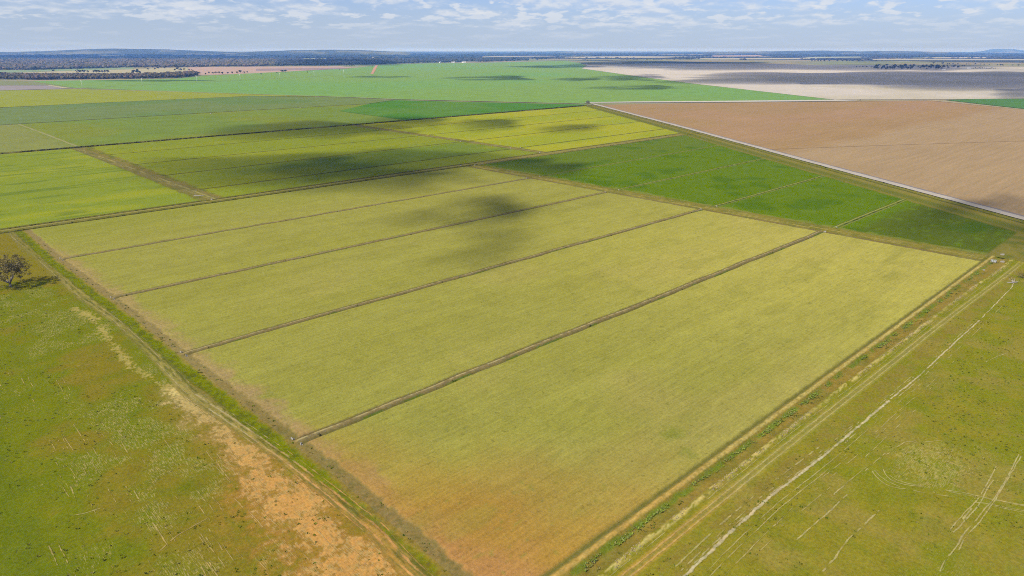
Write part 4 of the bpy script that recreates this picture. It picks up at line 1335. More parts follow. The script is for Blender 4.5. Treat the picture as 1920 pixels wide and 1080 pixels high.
def in_poly(px, py, poly):
    inside = np.zeros(len(px), dtype=bool)
    j = len(poly) - 1
    for i in range(len(poly)):
        xi, yi = poly[i]
        xj, yj = poly[j]
        c = ((yi > py) != (yj > py)) & (px < (xj - xi) * (py - yi) / (yj - yi + 1e-12) + xi)
        inside ^= c
        j = i
    return inside


CLEARINGS = [([(-60, 101.6), (40, 101.4), (75, 102.2), (60, 103.2), (-60, 103.6)], (0.26, 0.26, 0.16)), ([(150, 104.2), (230, 103.6), (262, 104.4), (200, 105.4)], (0.24, 0.27, 0.17)),
             ([(300, 101.6), (420, 101.2), (440, 102.2), (330, 103)], (0.30, 0.29, 0.20)), ([(545, 109.6), (600, 108.8), (640, 109.2), (620, 110.8), (560, 111.4)], (0.25, 0.27, 0.15)),
             ([(620, 107.0), (760, 106.2), (770, 107.2), (640, 108.1)], (0.32, 0.30, 0.22)), ([(880, 105.2), (1010, 104.6), (1060, 105.6), (930, 106.6)], (0.30, 0.27, 0.20)),
             ([(1040, 106.6), (1180, 105.4), (1300, 106.2), (1240, 108.2), (1080, 108.6)], (0.33, 0.30, 0.20)), ([(1330, 104.2), (1420, 103.6), (1440, 105.2), (1340, 106.0)], (0.34, 0.24, 0.19)),
             ([(1500, 106.8), (1610, 106.2), (1640, 107.6), (1520, 108.6)], (0.28, 0.30, 0.19)), ([(1730, 107.8), (1845, 107.0), (1860, 108.4), (1750, 109.2)], (0.34, 0.30, 0.22)),
             ([(1300, 109.2), (1500, 108.6), (1560, 110.6), (1330, 111.4)], (0.32, 0.29, 0.20)), ([(1600, 110.6), (1800, 110.2), (1960, 111), (1960, 113), (1650, 112.8)], (0.30, 0.28, 0.20))]
for k_, (pl_, c_) in enumerate(CLEARINGS):
    sheet('cleared_field', pl_, 0.12, c_, M_SOIL, ['pale field at the far left edge under the hills', 'small pale green clearing in the dark blue woods at the far left', 'pale clearing at the foot of the broad hill',
          'light green clearing behind the dark forest edge', 'thin pale clearing left of the middle horizon', 'pale field strip in the middle of the horizon', 'cream field strip right of the middle horizon',
          'pinkish far field below the right wooded rise', 'pale green strip among the right far woods', 'tan field strip below the flat-topped hill', 'cream strip behind the far right plain', 'broad pale strip at the right edge of the far plain'][k_], 'far field')


def woodland(poly, n, label, h=(11, 18), w=(0.45, 0.7), widen=1.0, seed=1, tint=None, gap=None):
    """A far wood that reads as one mass: rough crowns filling a patch of ground given by its outline as sighted from the camera."""
    rng = np.random.default_rng(seed)
    pl = np.array(poly)
    pts = []
    while len(pts) < n:
        qx = rng.uniform(pl[:, 0].min(), pl[:, 0].max(), n * 3)
        qy = rng.uniform(pl[:, 1].min(), pl[:, 1].max(), n * 3)
        k = in_poly(qx, qy, poly)
        for cl_, _c in CLEARINGS:
            k &= ~(in_poly(qx, qy, cl_) | in_poly(qx, qy - 1.0, cl_))
        for a, b in zip(qx[k], qy[k]):
            pts.append(at(a, b))
    pts = np.array(pts[:n])
    if gap:
        g = fbm(pts[:, 0], pts[:, 1], gap[0], 2, seed + 70)
        pts = pts[g > gap[1]]
    n = len(pts)
    hh = rng.uniform(*h, n) * (0.8 + 0.4 * rng.random(n))
    ww = hh * rng.uniform(*w, n) * widen
    cent = np.stack([pts[:, 0], pts[:, 1], hh * 0.58], 1)
    rad = np.stack([ww, ww * rng.uniform(.8, 1.2, n), hh * 0.44], 1)
    v, f = blobs(cent, rad, rng)
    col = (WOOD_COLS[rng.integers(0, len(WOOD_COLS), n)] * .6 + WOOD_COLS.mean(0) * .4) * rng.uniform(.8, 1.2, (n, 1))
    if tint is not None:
        col = col * np.array(tint)  # bluish tints on the farthest woods paint distance haze into the leaf colour
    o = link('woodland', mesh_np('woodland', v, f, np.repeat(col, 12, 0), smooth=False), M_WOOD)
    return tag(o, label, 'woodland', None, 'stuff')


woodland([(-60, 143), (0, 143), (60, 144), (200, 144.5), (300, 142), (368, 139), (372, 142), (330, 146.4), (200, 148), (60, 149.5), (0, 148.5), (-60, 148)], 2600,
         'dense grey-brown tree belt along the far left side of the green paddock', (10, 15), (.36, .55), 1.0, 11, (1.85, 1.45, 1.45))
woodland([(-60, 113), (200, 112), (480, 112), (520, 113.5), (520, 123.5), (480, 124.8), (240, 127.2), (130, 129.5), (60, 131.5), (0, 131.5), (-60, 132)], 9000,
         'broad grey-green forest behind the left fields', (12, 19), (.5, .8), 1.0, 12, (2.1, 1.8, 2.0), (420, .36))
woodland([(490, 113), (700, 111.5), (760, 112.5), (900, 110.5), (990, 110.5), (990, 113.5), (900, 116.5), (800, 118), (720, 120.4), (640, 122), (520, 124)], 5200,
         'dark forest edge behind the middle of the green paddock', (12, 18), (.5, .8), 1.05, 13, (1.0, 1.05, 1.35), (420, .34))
woodland([(-60, 101), (480, 100.5), (800, 100.5), (900, 104), (900, 110), (480, 112.5), (-60, 113.5)], 6500, 'dark blue woods below the left hills', (13, 19), (1.6, 2.6), 1.0, 14, (.75, .95, 1.4), (900, .42))  # tint puts cloud shade and blue haze into the crown colour
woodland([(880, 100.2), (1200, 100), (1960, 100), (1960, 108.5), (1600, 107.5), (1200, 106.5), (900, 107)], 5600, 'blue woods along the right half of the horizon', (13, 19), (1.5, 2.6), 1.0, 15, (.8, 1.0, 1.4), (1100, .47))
woodland([(960, 108), (1200, 107.5), (1960, 107.5), (1960, 113), (1700, 113.5), (1300, 112), (1000, 112.5)], 1500, 'scattered trees and shelter belts on the far right plain', (9, 15), (.6, 1.2), 1.1, 16, (1.1, 1.1, 1.5), (600, .48))


# ------------------------------------------------------------------ single trees
def taper(bm, p0, p1, r0, r1, n=6):
    p0, p1 = Vector(p0), Vector(p1)
    d = (p1 - p0)
    q = d.to_track_quat('Z', 'Y')
    ring0 = [bm.verts.new(p0 + q @ Vector((r0 * math.cos(6.2832 * k / n), r0 * math.sin(6.2832 * k / n), 0))) for k in range(n)]
    ring1 = [bm.verts.new(p1 + q @ Vector((r1 * math.cos(6.2832 * k / n), r1 * math.sin(6.2832 * k / n), 0))) for k in range(n)]
    for k in range(n):
        bm.faces.new((ring0[k], ring0[(k + 1) % n], ring1[(k + 1) % n], ring1[k]))
    bm.faces.new(ring1)
    bm.faces.new(ring0[::-1])


def bm_mesh(name, bm, smooth=True):
    me = bpy.data.meshes.new(name)
    bm.to_mesh(me)
    bm.free()
    if smooth:
        for p in me.polygons:
            p.use_smooth = True
    return me


M_BARK = plain_material('grey_bark', (0.20, 0.17, 0.14), 0.95, 0.35, 1.5)
M_DEAD = plain_material('bleached_wood', (0.32, 0.285, 0.25), 0.9, 0.25, 2.0)
M_LEAF = leaf_material('olive_leaves', (0.145, 0.118, 0.032), (0.25, 0.20, 0.066))
M_LEAF_PALE = leaf_material('grey_leaves', (0.10, 0.10, 0.06), (0.17, 0.165, 0.11))


def limbs(rng, h, spread, n_main=6, start=0.16, n_tips=90):
    """Skeleton of a spreading eucalypt: list of (p0, p1, r0, r1) and the tips that carry foliage."""
    segs, tips = [], []
    fork = Vector((rng.uniform(-.3, .3), rng.uniform(-.3, .3), h * start))
    segs.append((Vector((0, 0, -0.3)), fork, 0.036 * h, 0.028 * h))
    cen = Vector((0, 0, h * .56))
    mains = []
    for k in range(n_main):
        a = 6.2832 * (k + rng.uniform(-.35, .35)) / n_main
        e = cen + Vector((math.cos(a) * spread * rng.uniform(.28, .5), math.sin(a) * spread * rng.uniform(.28, .5), h * rng.uniform(-.20, .14)))
        mid = fork.lerp(e, .5) + Vector((0, 0, -.04 * h))
        segs.append((fork, mid, 0.018 * h, 0.014 * h))
        segs.append((mid, e, 0.014 * h, 0.008 * h))
        mains.append(e)
    for k in range(n_tips):
        zf = 1 - 1.55 * (k + .5) / n_tips
        rr = math.sqrt(max(0, 1 - zf * zf))
        a = k * 2.39996 + rng.uniform(-.3, .3)
        q = rng.uniform(.55, 1.06)
        t = cen + Vector((math.cos(a) * rr * spread * q, math.sin(a) * rr * spread * q, zf * h * .43 * q))
        m = min(mains, key=lambda p: (p - t).length)
        j = m.lerp(t, .5) + Vector((rng.uniform(-.3, .3), rng.uniform(-.3, .3), rng.uniform(-.3, .2)))
        segs.append((m, j, 0.006 * h, 0.0035 * h))
        segs.append((j, t, 0.0035 * h, 0.0015 * h))
        tips.append(t)
        if rng.random() < .5:
            tips.append(j)
    return segs, tips


def leafy(rng, tips, clump, per, size):
    """Leaf sprays: small folded quads packed round each limb tip."""
    V_, F_ = [], []
    for t in tips:
        cr = clump * rng.uniform(.6, 1.25)
        for _ in range(per):
            d = Vector((rng.gauss(0, .5), rng.gauss(0, .5), rng.gauss(0, .34)))
            c = Vector(t) + d * cr
            s = size * rng.uniform(.6, 1.4)
            u = Vector((rng.gauss(0, 1), rng.gauss(0, 1), rng.gauss(0, .6))).normalized()
            w = u.cross(Vector((rng.gauss(0, 1), rng.gauss(0, 1), rng.gauss(0, 1)))).normalized()
            b = len(V_)
            V_ += [c - u * s, c - w * s * .45 + u * s * .1, c + u * s, c + w * s * .45 - u * s * .1 + Vector((0, 0, -s * .25))]
            F_.append((b, b + 1, b + 2, b + 3))
    me = bpy.data.meshes.new('crown')
    me.from_pydata([tuple(v) for v in V_], [], F_)
    return me


def big_tree(seed, h, spread, loc, label, n_main=8, per=34, clump=1.55, size=.34, leaf=None, bark=None, rz=0.0, lowfork=.16):
    rng = random.Random(seed)
    segs, tips = limbs(rng, h, spread, n_main, lowfork)
    root = empty('tree', loc, rz)
    tag(root, label, 'tree')
    bm = bmesh.new()
    for p0, p1, r0, r1 in segs:
        taper(bm, p0, p1, r0, r1, 7)
    link('trunk', bm_mesh('trunk', bm), bark or M_BARK, root)
    link('crown', leafy(rng, tips, clump, per, size), leaf or M_LEAF, root)
    return root


tx, ty = at(20, 538)
big_tree(5, 14.2, 9.2, (tx, ty, 0), 'spreading dark olive gum tree standing alone in the left pasture', 9, 34, 1.35, .36, lowfork=.11)
tx, ty = at(1102, 198.5)
big_tree(9, 10.5, 4.2, (tx, ty, 0), 'sparse grey tree at the corner where the white and slanting gravel roads meet', 6, 7, 1.0, .36, M_LEAF_PALE, M_DEAD)

# shrub behind the fallen tree
def shrub(seed, loc, r, label):
    rng = random.Random(seed)
    root = empty('shrub', loc)
    tag(root, label, 'shrub')
    bm = bmesh.new()
    tips = []
    for k in range(7):
        a = rng.uniform(0, 6.28)
        e = Vector((math.cos(a) * r * rng.uniform(.2, .8), math.sin(a) * r * rng.uniform(.2, .8), r * rng.uniform(.4, 1.1)))
        taper(bm, (0, 0, -.1), e, .07, .02, 5)
        tips += [e, e * .7]
    link('stem', bm_mesh('stem', bm), M_BARK, root)
    link('crown', leafy(rng, tips, r * .55, 40, .22), M_LEAF, root)


sx, sy = at(1920, 522)
shrub(3, (sx, sy, 0), 2.6, 'dark round shrub behind the bleached fallen tree at the right edge')


def fallen_tree():
    rng = random.Random(21)
    lx, ly = at(1900, 531)
    root = empty('fallen_tree', (lx, ly, 0), HEAD - R(90))
    root.scale = (.8, .8, .8)
    tag(root, 'bleached fallen dead tree with splayed white branches beside the scald line', 'fallen tree')
    bm = bmesh.new()
    taper(bm, (-3.6, .2, .5), (.2, 0, .42), .16, .34, 8)
    link('trunk', bm_mesh('trunk', bm), M_DEAD, root)
    for k, (ex, ey, ez) in enumerate([(-2.2, 1.2, 2.4), (-.8, 1.5, 2.9), (.8, 1.2, 2.5), (2.8, .3, 1.5), (3.8, .8, .9), (1.8, -.6, .8), (-1.9, -.6, .7), (.3, .4, 2.0)]):
        bm = bmesh.new()
        mid = Vector((ex * .55 + rng.uniform(-.2, .2), ey * .5, ez * .62))
        taper(bm, (rng.uniform(-.6, .3), 0, .45), mid, .15, .10, 6)
        taper(bm, mid, (ex, ey, ez), .10, .035, 6)
        taper(bm, mid, (ex * .8 + rng.uniform(-.6, .6), ey + .5, ez * .9), .06, .02, 5)
        link('branch', bm_mesh('branch', bm), M_DEAD, root)


fallen_tree()


# far single trees: one mesh each (a pixel or two wide trunks do not show), shared between alike trees
def far_tree_mesh(seed, leafm):
    rng = np.random.default_rng(seed)
    h = 10.0
    n = 13
    cent = np.stack([rng.normal(0, 1.9, n), rng.normal(0, 1.9, n), rng.uniform(4.4, 8.6, n)], 1)
    k = (cent[:, 2] - 6.4) / 3.2
    cent[:, :2] *= np.sqrt(np.clip(1 - k * k * .7, .15, 1))[:, None]
    rad = np.stack([rng.uniform(1.0, 2.0, n)] * 2 + [rng.uniform(.8, 1.5, n)], 1)
    v, f = blobs(cent, rad, rng, .4)
    bm = bmesh.new()
    taper(bm, (0, 0, -.5), (.1, 0, 4.8), .38, .22, 6)
    taper(bm, (.1, 0, 3.2), (1.6, .3, 6.2), .18, .08, 5)
    taper(bm, (.1, 0, 2.8), (-1.5, -.4, 6.0), .18, .08, 5)
    bmesh.ops.triangulate(bm, faces=bm.faces[:])
    bm.verts.index_update()
    tv = np.array([q.co[:] for q in bm.verts])
    tf = np.array([[q.index for q in fc.verts] for fc in bm.faces])
    bm.free()
    vv = np.concatenate([v, tv])
    ff = np.concatenate([f, tf + len(v)])
    mi = np.concatenate([np.zeros(len(f)), np.ones(len(tf))])
    cc = np.concatenate([np.repeat(WOOD_COLS[rng.integers(0, 3, n)] * rng.uniform(.6, 1.2, (n, 1)), 12, 0), np.tile([.16, .13, .11], (len(tv), 1))])
    me = mesh_np('tree', vv, ff, cc, smooth=False, mat_idx=mi)
    me.materials.append(M_WOOD)
    me.materials.append(M_BARK)
    return me


FAR_TREES = [far_tree_mesh(500 + k, None) for k in range(7)]
_tr = random.Random(77)


def far_trees(spots, label, group):
    """spots: (px, py, height in photograph pixels) of the foot of each tree."""
    for px_, py_, hp in spots:
        x, y = at(px_, py_)
        X, Y = SH * x - CH * y, CH * x + SH * y
        hgt = hp * (Y * math.cos(PITCH) + CAM_H * math.sin(PITCH)) / F_PX
        o = bpy.data.objects.new('tree', _tr.choice(FAR_TREES))
        COL.objects.link(o)
        s = hgt / 10.0
        w_ = s * _tr.uniform(.85, 1.35)
        o.scale = (w_, w_, s)
        o.rotation_euler = (0, 0, _tr.uniform(0, 6.28))
        o.location = (x, y, 0)
        tag(o, label, 'tree', group if len(spots) > 1 else None)


far_trees([(62, 135.5, 10)], 'tall dark tree standing clear of the forest edge behind the left belt', None)
far_trees([(100, 135, 4.5)], 'small lone tree on the straw coloured field behind the left belt', None)
far_trees([(x, 137.2 + _tr.uniform(-.5, .5), _tr.uniform(5.5, 8)) for x in (147, 152, 158, 165, 176, 181, 186, 192, 197, 202)], 'dark bushy tree in the short row behind the left tree belt', 'short row behind the left belt')
far_trees([(250, 139, 8), (258, 138.5, 9), (262, 139.5, 7)], 'tree standing out above the right end of the left tree belt', 'trees above the belt')
far_trees([(278, 131.5, 4), (290, 131, 3.5), (297, 129.5, 4.5), (309, 129.5, 3.6)], 'small tree scattered on the straw coloured field', 'trees on the straw field')
far_trees([(328, 133.5, 5), (334, 132, 6), (339, 133, 5), (345, 133, 5), (351, 128, 5), (355, 133, 3.5), (360, 132.8, 3)], 'tree in the clump where the straw and pinkish fields meet', 'clump between straw and pinkish fields')
far_trees([(361, 140, 5), (374, 139.5, 5), (386, 140.5, 4), (392, 139, 5), (400, 140, 5), (405, 138.5, 4.5), (411, 139, 5), (418, 139.6, 5), (427, 139, 4), (436, 138.5, 4.5), (445, 138.3, 4.5), (451, 137.3, 6), (458, 138, 4), (464, 137.5, 4)],
          'thin purple-brown tree in the straggling row after the left belt ends', 'straggling row at the paddock corner')
far_trees([(529, 136.5, 5.5), (535, 136.2, 5.5), (490, 140.5, 3), (519, 138, 2.5), (577, 136.5, 2.4), (637, 132.5, 2.4)], 'small lone tree on the far edge of the vast green paddock', 'lone trees on the paddock edge')
far_trees([(590, 124.5, 4), (598, 124.5, 3.5), (608, 124.3, 3.5), (615, 124.4, 3), (634, 124.2, 4), (640, 124, 4), (646, 124.6, 5), (650, 124.5, 5), (656, 125, 4), (660, 125, 4), (664, 124.5, 3), (698, 126, 3)],
          'pale thin tree in front of the dark forest edge beyond the pinkish field', 'pale trees before the forest edge')
far_trees([(963, 113, 6), (970, 113.5, 6), (966, 113.2, 5)] + [(1003 + 3.1 * k, 112 + _tr.uniform(-1, 1), _tr.uniform(4, 6)) for k in range(9)] + [(1044, 110, 3), (1093, 114, 3), (1097, 114, 3), (1101, 114.4, 2.5), (1123, 115, 2.6)],
          'small dark tree among those beyond the far end of the vast green paddock', 'trees past the paddock end')
far_trees([(1440 + z / 8, 115.7 + _tr.uniform(-.3, .3), _tr.uniform(2.6, 3.8)) for z in (655, 700, 750, 790, 838, 850, 920, 1035, 1045, 1110, 1120, 1175, 1222, 1262, 1272, 1355, 1365, 1410, 1550, 1560, 1590, 1620)],
          'tiny dark tree in the long loose row on the far right plain', 'loose row on the far right plain')
far_trees([(1606, 127, 3), (1612, 126.6, 2.6), (1618, 127, 3.4), (1625, 126.5, 3), (1634, 127, 2.5)] +
          [(1640 + 130 * _tr.random() ** 1.0, 124.6 + 6.0 * _tr.random(), _tr.uniform(3.2, 5.6)) for _ in range(95)] +
          [(1770 + 38 * _tr.random(), 124.5 + 4 * _tr.random(), _tr.uniform(3, 4.5)) for _ in range(16)],
          'small dark tree in the shaded clump on the far right plain', 'shaded clump on the far right plain')
far_trees([(1750, 120.5, 4), (1767, 121, 4.5), (1776, 121, 2.6), (1780, 121, 3), (1786, 121, 2.6), (1796, 121, 2.5), (1812, 121.5, 2.5), (1817, 121.5, 2.2), (1828, 121.5, 3), (1838, 121.5, 2.4), (1845, 122, 2.4), (1855, 122, 2.4), (1870, 123.5, 3)],
          'small tree in the dotted row behind the shaded clump', 'dotted row behind the shaded clump')
far_trees([(1876, 124, 4.4), (1880, 124, 3.4), (1898, 124, 3.2), (1909, 124.2, 3.6)], 'dark tree standing apart near the right edge of the far plain', 'separate trees near the right edge')
far_trees([(1825 + 3.4 * k, 129.3 + _tr.uniform(-.5, .5), _tr.uniform(2, 3)) for k in range(13)], 'low dark tree in the short row right of the shaded clump', 'short row right of the shaded clump')


# ------------------------------------------------------------------ low plants: tufts nobody could count
def tufts(name, pts, size, cols, label, seed, blades=7, lean=.7, mat=None):
    rng = np.random.default_rng(seed)
    n = len(pts)
    a = rng.random((n, blades)) * 6.283
    s = np.asarray(size)[:, None] * rng.uniform(.6, 1.3, (n, blades))
    wv = rng.uniform(.28, .5, (n, blades)) * s
    ct = np.asarray(pts)
    bx = ct[:, 0:1] + np.cos(a) * s * .25
    by = ct[:, 1:2] + np.sin(a) * s * .25
    tx_ = bx + np.cos(a) * s * lean
    ty_ = by + np.sin(a) * s * lean
    hz = s * rng.uniform(.45, 1.0, (n, blades))
    z0 = ct[:, 2:3] - .06
    p0 = np.stack([bx - np.sin(a) * wv, by + np.cos(a) * wv, np.broadcast_to(z0, bx.shape)], -1)
    p1 = np.stack([bx + np.sin(a) * wv, by - np.cos(a) * wv, np.broadcast_to(z0, bx.shape)], -1)
    p2 = np.stack([tx_ + np.sin(a) * wv * .5, ty_ - np.cos(a) * wv * .5, z0 + hz], -1)
    p3 = np.stack([tx_ - np.sin(a) * wv * .5, ty_ + np.cos(a) * wv * .5, z0 + hz], -1)
    v = np.stack([p0, p1, p2, p3], 2).reshape(-1, 3)
    f = np.arange(n * blades * 4).reshape(-1, 4)
    c = np.asarray(cols)[rng.integers(0, len(cols), n)] * rng.uniform(.7, 1.3, (n, 1))
    o = link(name, mesh_np(name, v, f, np.repeat(c, blades * 4, 0), smooth=False), mat or M_WOOD)
    return tag(o, label, name.replace('_', ' '), None, 'stuff')


def scatter(n, xr, yr, seed, keepf=None):
    rng = np.random.default_rng(seed)
    x, y = rng.uniform(*xr, n), rng.uniform(*yr, n)
    k = in_view(8)(x, y)
    if keepf is not None:
        k &= keepf(x, y, rng)
    return np.stack([x[k], y[k], np.zeros(k.sum())], 1), rng


GREENS = [(0.080, 0.110, 0.010), (0.115, 0.140, 0.012), (0.105, 0.105, 0.014), (0.19, 0.165, 0.05)]
p, rng = scatter(7000, (-20, 66), (80, 480), 601, lambda x, y, r: (x < lut(T_RL, y) - 1) & (fbm(x, y, 14, 2, 611) + .25 * r.random(len(x)) > .60))
tufts('grass_tufts', p, rng.uniform(.10, .36, len(p)), GREENS, 'dark grass tufts dotted over the left pasture', 1)
p, rng = scatter(8000, (80, 420), (-5, 62), 602, lambda x, y, r: (fbm(x, y, 14, 2, 612) + .25 * r.random(len(x)) > .60))
tufts('grass_tufts', p, rng.uniform(.10, .36, len(p)), GREENS, 'dark grass tufts dotted over the right pasture', 2)
p, rng = scatter(5200, (78, 400), (71.2, 73.6), 603, lambda x, y, r: (fbm(x, y * 2, 5, 3, 613) + .08 * np.exp(-((y - 72.5) / .5) ** 2) > .55))
p[:, 2] = -.15
tufts('channel_weeds', p, rng.uniform(.09, .27, len(p)), [(0.15, 0.215, 0.022), (0.20, 0.26, 0.032), (0.19, 0.225, 0.06), (0.22, 0.205, 0.06)], 'green weeds growing along the bed of the dry channel', 3, 7, 1.1)
p, rng = scatter(1600, (78, 400), (68.3, 70.8), 604, lambda x, y, r: (fbm(x, y * 2, 6, 3, 614) > .60))
p[:, 2] = -.2
tufts('channel_weeds', p, rng.uniform(.1, .26, len(p)), GREENS, 'sparse dark weeds on the tan floor of the dry channel', 4)
p, rng = scatter(2600, (64, 394), (150, 400), 605, lambda x, y, r: np.min([np.abs(y - b + .9) for b in BANKS], axis=0) < 1.6)
tufts('bank_weeds', p, rng.uniform(.25, .6, len(p)), [(0.055, 0.06, 0.016), (0.085, 0.078, 0.030), (0.05, 0.075, 0.012)], 'rough weeds on the low banks between the yellow-green bays', 5)
p, rng = scatter(5200, (-260, 1005), (858, 864), 606, lambda x, y, r: (fbm(x, y * 3, 22, 3, 615) > .42) & (np.abs(y - 861) < 2.4))
tufts('reeds', p, rng.uniform(.4, 1.2, len(p)), [(0.045, 0.052, 0.012), (0.075, 0.072, 0.020)], 'dark reeds along the far drain', 6)
p, rng = scatter(3000, (-60, 760), (477, 491), 607, lambda x, y, r: ((np.abs(y - 479.3) < 1.6) | (np.abs(y - 488.6) < 1.6)) & (x < road_x(y) - 10))
p[:, 2] = -.3
tufts('reeds', p, rng.uniform(.25, .7, len(p)), [(0.050, 0.060, 0.010), (0.080, 0.085, 0.016)], 'dark reeds in the twin drains of the farm road', 7)
p, rng = scatter(1500, (45, 70), (80, 460), 608, lambda x, y, r: (x > edge_x(y) - 3.6) & (x < edge_x(y) - .5))
tufts('grass_tufts', p, rng.uniform(.18, .42, len(p)), GREENS, 'dark tufts along the ragged left edge of the crop', 8)
p, rng = scatter(900, (430, 1000), (60, 860), 609, lambda x, y, r: (np.abs(road_x(y) - x - 12) < 9) & (fbm(x, y, 20, 2, 616) > .5))
tufts('grass_tufts', p, rng.uniform(.4, 1.1, len(p)), GREENS, 'dark tufts on the verge of the slanting gravel road', 9)


# ------------------------------------------------------------------ concrete outlets at the bank ends
M_CONC = plain_material('white_concrete', (0.29, 0.265, 0.22), 0.85, 0.12, 2.0)
M_STEEL = plain_material('galvanised_steel', (0.32, 0.33, 0.34), 0.5, 0.15, 3.0)


def bx(bm, c, s, rz=0.0):
    r = bmesh.ops.create_cube(bm, size=1.0)
    bmesh.ops.scale(bm, vec=s, verts=r['verts'])
    if rz:
        bmesh.ops.rotate(bm, cent=(0, 0, 0), matrix=Matrix.Rotation(rz, 3, 'Z'), verts=r['verts'])
    bmesh.ops.translate(bm, vec=c, verts=r['verts'])
    return r['verts']


def outlet_meshes():
    out = {}
    bm = bmesh.new()
    bx(bm, (0, 0, .38), (.22, 1.5, .95))
    bmesh.ops.bevel(bm, geom=bm.edges[:], offset=.02, segments=1, affect='EDGES')
    out['headwall'] = bm_mesh('headwall', bm, False)
    bm = bmesh.new()
    bx(bm, (0, 0, .25), (.75, .14, .68))
    out['wing_wall'] = bm_mesh('wing_wall', bm, False)
    bm = bmesh.new()
    bmesh.ops.create_cone(bm, cap_ends=True, segments=14, radius1=.26, radius2=.26, depth=.30)
    bmesh.ops.rotate(bm, cent=(0, 0, 0), matrix=Matrix.Rotation(R(90), 3, 'Y'), verts=bm.verts[:])
    out['pipe'] = bm_mesh('pipe', bm, False)
    bm = bmesh.new()
    bx(bm, (0, 0, .95), (.04, .06, .62))
    bx(bm, (0, 0, 1.24), (.05, .42, .05))
    out['gate'] = bm_mesh('gate', bm, False)
    return out


OUT = outlet_meshes()
for k_, m_ in (('headwall', M_CONC), ('wing_wall', M_CONC), ('pipe', M_STEEL), ('gate', M_STEEL)):
    OUT[k_].materials.append(m_)


def outlet(px_, py_, label, rz=0.0, s=1.0):
    x, y = at(px_, py_)
    root = empty('irrigation_outlet', (x, y, 0), rz)
    root.scale = (s * .62, s * .62, s * .62)
    tag(root, label, 'irrigation outlet', 'concrete outlets at the bank ends')
    for nm, loc, r in (('headwall', (0, 0, 0), 0), ('wing_wall', (.46, .72, 0), R(22)), ('wing_wall', (.46, -.72, 0), R(-22)), ('pipe', (.22, 0, .28), 0), ('gate', (-.16, 0, 0), 0)):
        o = bpy.data.objects.new(nm, OUT[nm])
        COL.objects.link(o)
        o.parent = root
        o.location = loc
        o.rotation_euler = (0, 0, r)


E4 = ['nearest', 'second nearest', 'third nearest', 'farthest']
LEFT_END = [((547.8, 824), (564, 834)), ((339, 661), (349, 668)), ((208, 558.2), (213, 561.3)), ((112.6, 485), (117.5, 488.6))]
for k, (a, b) in enumerate(LEFT_END):
    outlet(a[0], a[1], f'white outlet on the far side of the left end of the {E4[k]} low bank', R(15), .95)
    outlet(b[0], b[1], f'white outlet on the near side of the left end of the {E4[k]} low bank', R(-10), .95)
RIGHT_END = [(1547, 435.4), (1314.4, 393), (1135, 361), (987.5, 335)]
DG_END = [(1568, 426.8), (1343, 387), (1160, 356.6), (1012, 331)]
for k in range(4):
    outlet(*RIGHT_END[k], f'white outlet at the right end of the {E4[k]} low bank, against the tan headland', R(180), 1.25)
    outlet(*DG_END[k], f'white outlet at the left end of the {E4[k]} bank of the dark green field', 0, 1.1)
for (px_, py_, lab, s) in ((864, 311.4, 'white outlet at the far right corner of the yellow-green bays beside the farm road', 1.2),
                           (890, 310, 'white outlet at the far left corner of the dark green field', 1.2),
                           (1012, 286.3, 'white outlet where the narrow cross track meets the farm road', 1.5),
                           (957, 278.3, 'white outlet on the narrow cross track at the nearest bank of the shaded block', 1.4),
                           (976, 277.2, 'white outlet on the narrow cross track at the nearest bank of the bright yellow block', 1.4),
                           (863, 266.3, 'white outlet on the narrow cross track at the second bank of the shaded block', 1.4),
                           (881, 263.2, 'white outlet on the narrow cross track at the second bank of the bright yellow block', 1.4),
                           (782, 254.2, 'white outlet on the narrow cross track at the third bank of the shaded block', 1.4),
                           (708, 243.2, 'white outlet on the narrow cross track at the farthest bank of the shaded block', 1.4),
                           (647, 235.6, 'white outlet on the reedy drain at the head of the narrow cross track', 1.6),
                           (773, 223.4, 'white outlet on the reedy drain below the vivid green triangle', 1.6),
                           (1845, 507, 'small white outlet in the channel weeds near the right corner of the crop', .9),
                           (1880, 492, 'white outlet among green weeds just right of the crop corner', 1.5),
                           (1880, 478.5, 'pale outlet at the right corner of the dark green field', 1.5),
                           (397, 374.6, 'white outlet at the near end of the far cross track', 1.4),
                           (395, 213.4, 'pale outlet on the thin dark drain in the left distance', 2.2),
                           (450, 205.5, 'pale outlet on the blue-green field near the thin dark drain', 2.2),
                           (563, 202.4, 'pale outlet at the right end of the thin dark drain', 2.0)):
    outlet(px_, py_, lab, R(30), s)


def regulator():
    """The larger concrete check structure in the channel by the crop's right corner."""
    x, y = at(1863, 490)
    root = empty('channel_regulator', (x, y, -.1), R(8))
    root.scale = (.72, .72, .72)
    tag(root, 'pale concrete channel regulator at the right corner of the yellow-green crop', 'channel regulator')
    for nm, c, s, m in (('side_wall', (0, 1.5, .45), (3.4, .25, 1.3), M_CONC), ('side_wall', (0, -1.5, .45), (3.4, .25, 1.3), M_CONC),
                        ('floor_slab', (0, 0, -.1), (3.2, 2.75, .18), M_CONC), ('walkway', (.2, 0, 1.16), (.9, 3.3, .10), M_CONC)):
        bm = bmesh.new()
        bx(bm, c, s)
        link(nm, bm_mesh(nm, bm, False), m, root)
    for yy in (-.75, .75):
        bm = bmesh.new()
        bx(bm, (-.4, yy, .5), (.05, 1.2, .95))
        bx(bm, (-.4, yy, 1.35), (.05, .08, .9))
        link('gate', bm_mesh('gate', bm, False), M_STEEL, root)


regulator()

